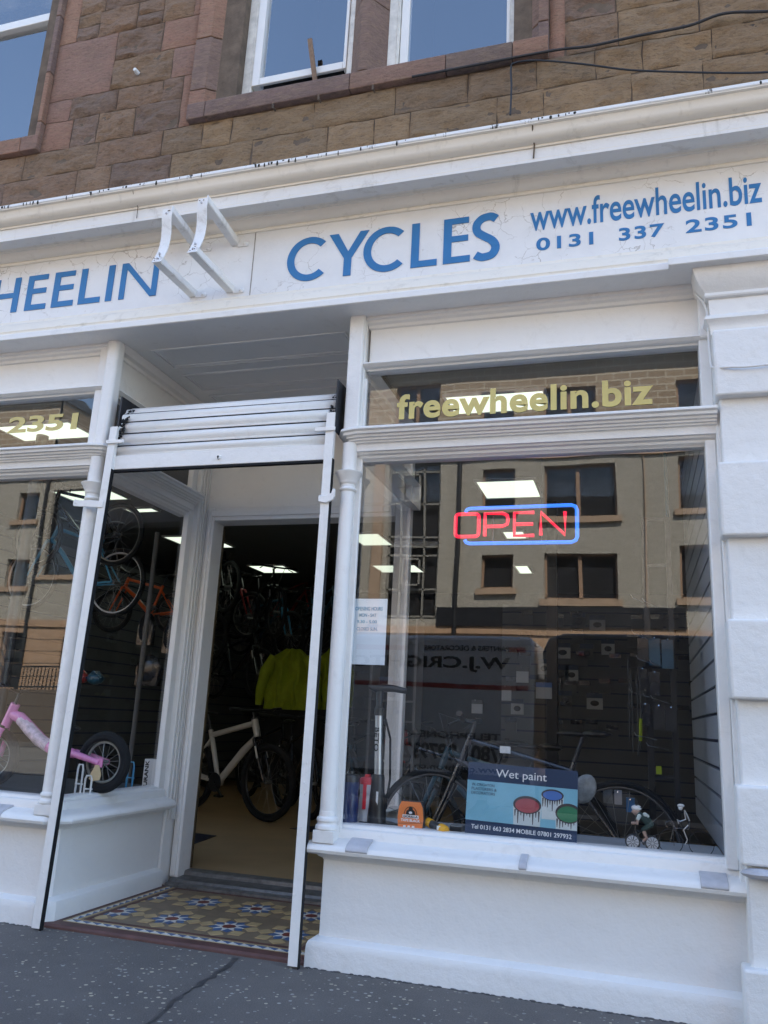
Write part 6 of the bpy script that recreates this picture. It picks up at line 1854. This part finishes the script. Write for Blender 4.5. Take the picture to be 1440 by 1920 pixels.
m_ = MB(); m_.tube([(0.28, YF + 0.05, 3.7), (0.30, YF + 0.05, 8.45)], 0.022, 8); m_.build('drainpipe', M['sillst'], fb)
for x in (-7.3, -8.1): 
    m_ = MB(); m_.box(x, x + 0.3, YF, YF + 0.09, 3.7, 8.5); m_.build('flat_pilaster', M['sillst'], fb, smooth=False)

m_ = MB(); m_.box(-40, -8, -16.9, -16.5, -0.1, 1.5)
tag(m_.build('low_stone_parapet', stone_mat('parapet_stone', False, 1.0, (0.12, 0.10, 0.08)), None, loc=(-20, -16.7, 0), smooth=False), 'low dark stone retaining wall in front of the flats opposite', 'stone wall')
rl = thing('iron_railing', 'thin black iron railing on the low wall in front of the flats opposite', 'railing', (-20, -16.7, 1.5))
m_ = MB(); m_.box(-32, -9, -16.72, -16.68, 2.12, 2.16); m_.box(-32, -9, -16.72, -16.68, 1.56, 1.60); m_.build('rails', M['cable'], rl, smooth=False)
m_ = MB()
for k in range(190): m_.box(-32 + k * 0.12, -31.98 + k * 0.12, -16.71, -16.69, 1.5, 2.16)
tag(m_.build('bars', M['cable'], rl, smooth=False), kind='stuff')

# white painter's van parked at the kerb, its lettering seen mirrored in the glass
vn = thing('white_van', 'white high roof panel van with red stripes and black painter lettering parked at the kerb', 'van', (-3.4, -7.0, -0.12))
VY0, VY1 = -8.9, -6.9
m_ = MB()
body = [(-1.28, 0.12), (-1.28, 1.6), (-1.285, 2.2), (-1.30, 2.28), (-1.36, 2.30), (-4.6, 2.30), (-4.95, 2.16), (-5.55, 1.30), (-6.35, 1.05), (-6.55, 0.85), (-6.60, 0.35), (-6.5, 0.12)]
m_.prism(body, VY0, VY1, 'y')
bd_ = m_.build('body', pm('white_van_paint', (0.62, 0.62, 0.62), 0.35, var=0.03, coat=0.5), vn, bevel=0.06, seg=4)
for y in (VY1 + 0.001, VY0 - 0.006):
    m_ = MB(); m_.prism([(-4.35, 1.35), (-4.35, 1.95), (-4.85, 1.95), (-5.38, 1.35)], y, y + 0.005, 'y'); m_.build('door_window', M['blackplas'], vn, smooth=False)
m_ = MB(); m_.obox((-5.27, (VY0 + VY1) / 2, 1.74), (0.02, 1.65, 0.95), Matrix.Rotation(R(-35), 3, 'Y')); m_.build('windscreen', M['blackplas'], vn, smooth=False)
for x in (-2.2, -5.75):
    for y in (VY0 + 0.12, VY1 - 0.12):
        m_ = MB(); m_.lathe([(0.20, -0.12), (0.33, -0.12), (0.35, -0.08), (0.35, 0.08), (0.33, 0.12), (0.20, 0.12)], (x, y, 0.23), 32, (0, 1, 0)); w = m_.build('wheel', M['black'], vn)
        m_ = MB(); m_.lathe([(0.01, -0.125), (0.20, -0.122), (0.20, 0.122), (0.01, 0.125)], (x, y, 0.23), 24, (0, 1, 0)); m_.build('hub_cap', M['alu'], w)
m_ = MB(); m_.box(-4.1, -1.33, VY1 - 0.01, VY1 + 0.012, 0.42, 0.50); m_.box(-1.29, -1.24, VY0 + 0.1, VY1 - 0.1, 0.15, 0.40); m_.box(-6.66, -6.5, VY0 + 0.05, VY1 - 0.05, 0.15, 0.42); m_.build('bumper_trim', M['blackplas'], vn, bevel=0.01)
m_ = MB(); m_.box(-4.2, -3.05, VY1 - 0.002, VY1 + 0.002, 2.085, 2.155); m_.box(-1.62, -1.40, VY1 - 0.002, VY1 + 0.002, 2.085, 2.155); m_.box(-4.2, -1.36, VY1 - 0.002, VY1 + 0.002, 1.585, 1.645); m_.build('red_stripe', M['redf'], vn, smooth=False)
m_ = MB()
for s_, a, b, z0, z1, bo in (('PAINTERS & DECORATORS', -1.62, -2.80, 2.09, 2.16, .02), ('W.J.CRIGHTON', -1.60, -4.15, 1.80, 2.01, .03), ('- TELEPHONE -', -1.60, -2.95, 0.955, 1.045, .03), ('07801 297932', -1.60, -3.05, 0.665, 0.885, .03), ('www.crighton.co.uk', -1.60, -3.12, 0.50, 0.61, .02)):
    text_mb(s_, a, b, z0, z1, VY1 + 0.003, 0.002, bold=bo, flip=True, mb=m_)
m_.build('van_lettering', M['blackink'], vn, smooth=False)

dv = thing('dark_van', 'tall dark navy van parked nose to tail beside the white lettered van', 'van', (1.0, -7.0, -0.12))
m_ = MB(); m_.prism([(-1.15, 0.12), (-1.15, 1.7), (-1.18, 2.1), (-1.10, 2.30), (-0.9, 2.36), (2.6, 2.36), (3.0, 2.2), (3.55, 1.35), (4.3, 1.05), (4.5, 0.85), (4.5, 0.12)], VY0, VY1, 'y'); m_.build('body', pm('navy_van_paint', (0.012, 0.014, 0.022), 0.3, coat=0.6), dv, bevel=0.05, seg=4)
m_ = MB(); m_.prism([(2.4, 1.35), (2.4, 1.95), (2.85, 1.95), (3.35, 1.35)], VY1 + 0.001, VY1 + 0.006, 'y'); m_.build('door_window', M['blackplas'], dv, smooth=False)
for x in (-0.2, 3.6):
    for y in (VY0 + 0.12, VY1 - 0.12):
        m_ = MB(); m_.lathe([(0.20, -0.12), (0.33, -0.12), (0.35, -0.08), (0.35, 0.08), (0.33, 0.12), (0.20, 0.12)], (x, y, 0.23), 32, (0, 1, 0)); w = m_.build('wheel', M['black'], dv)
        m_ = MB(); m_.lathe([(0.01, -0.125), (0.20, -0.122), (0.20, 0.122), (0.01, 0.125)], (x, y, 0.23), 24, (0, 1, 0)); m_.build('hub_cap', M['alu'], w)

# names: Blender numbers repeats by itself; give every structure its kind
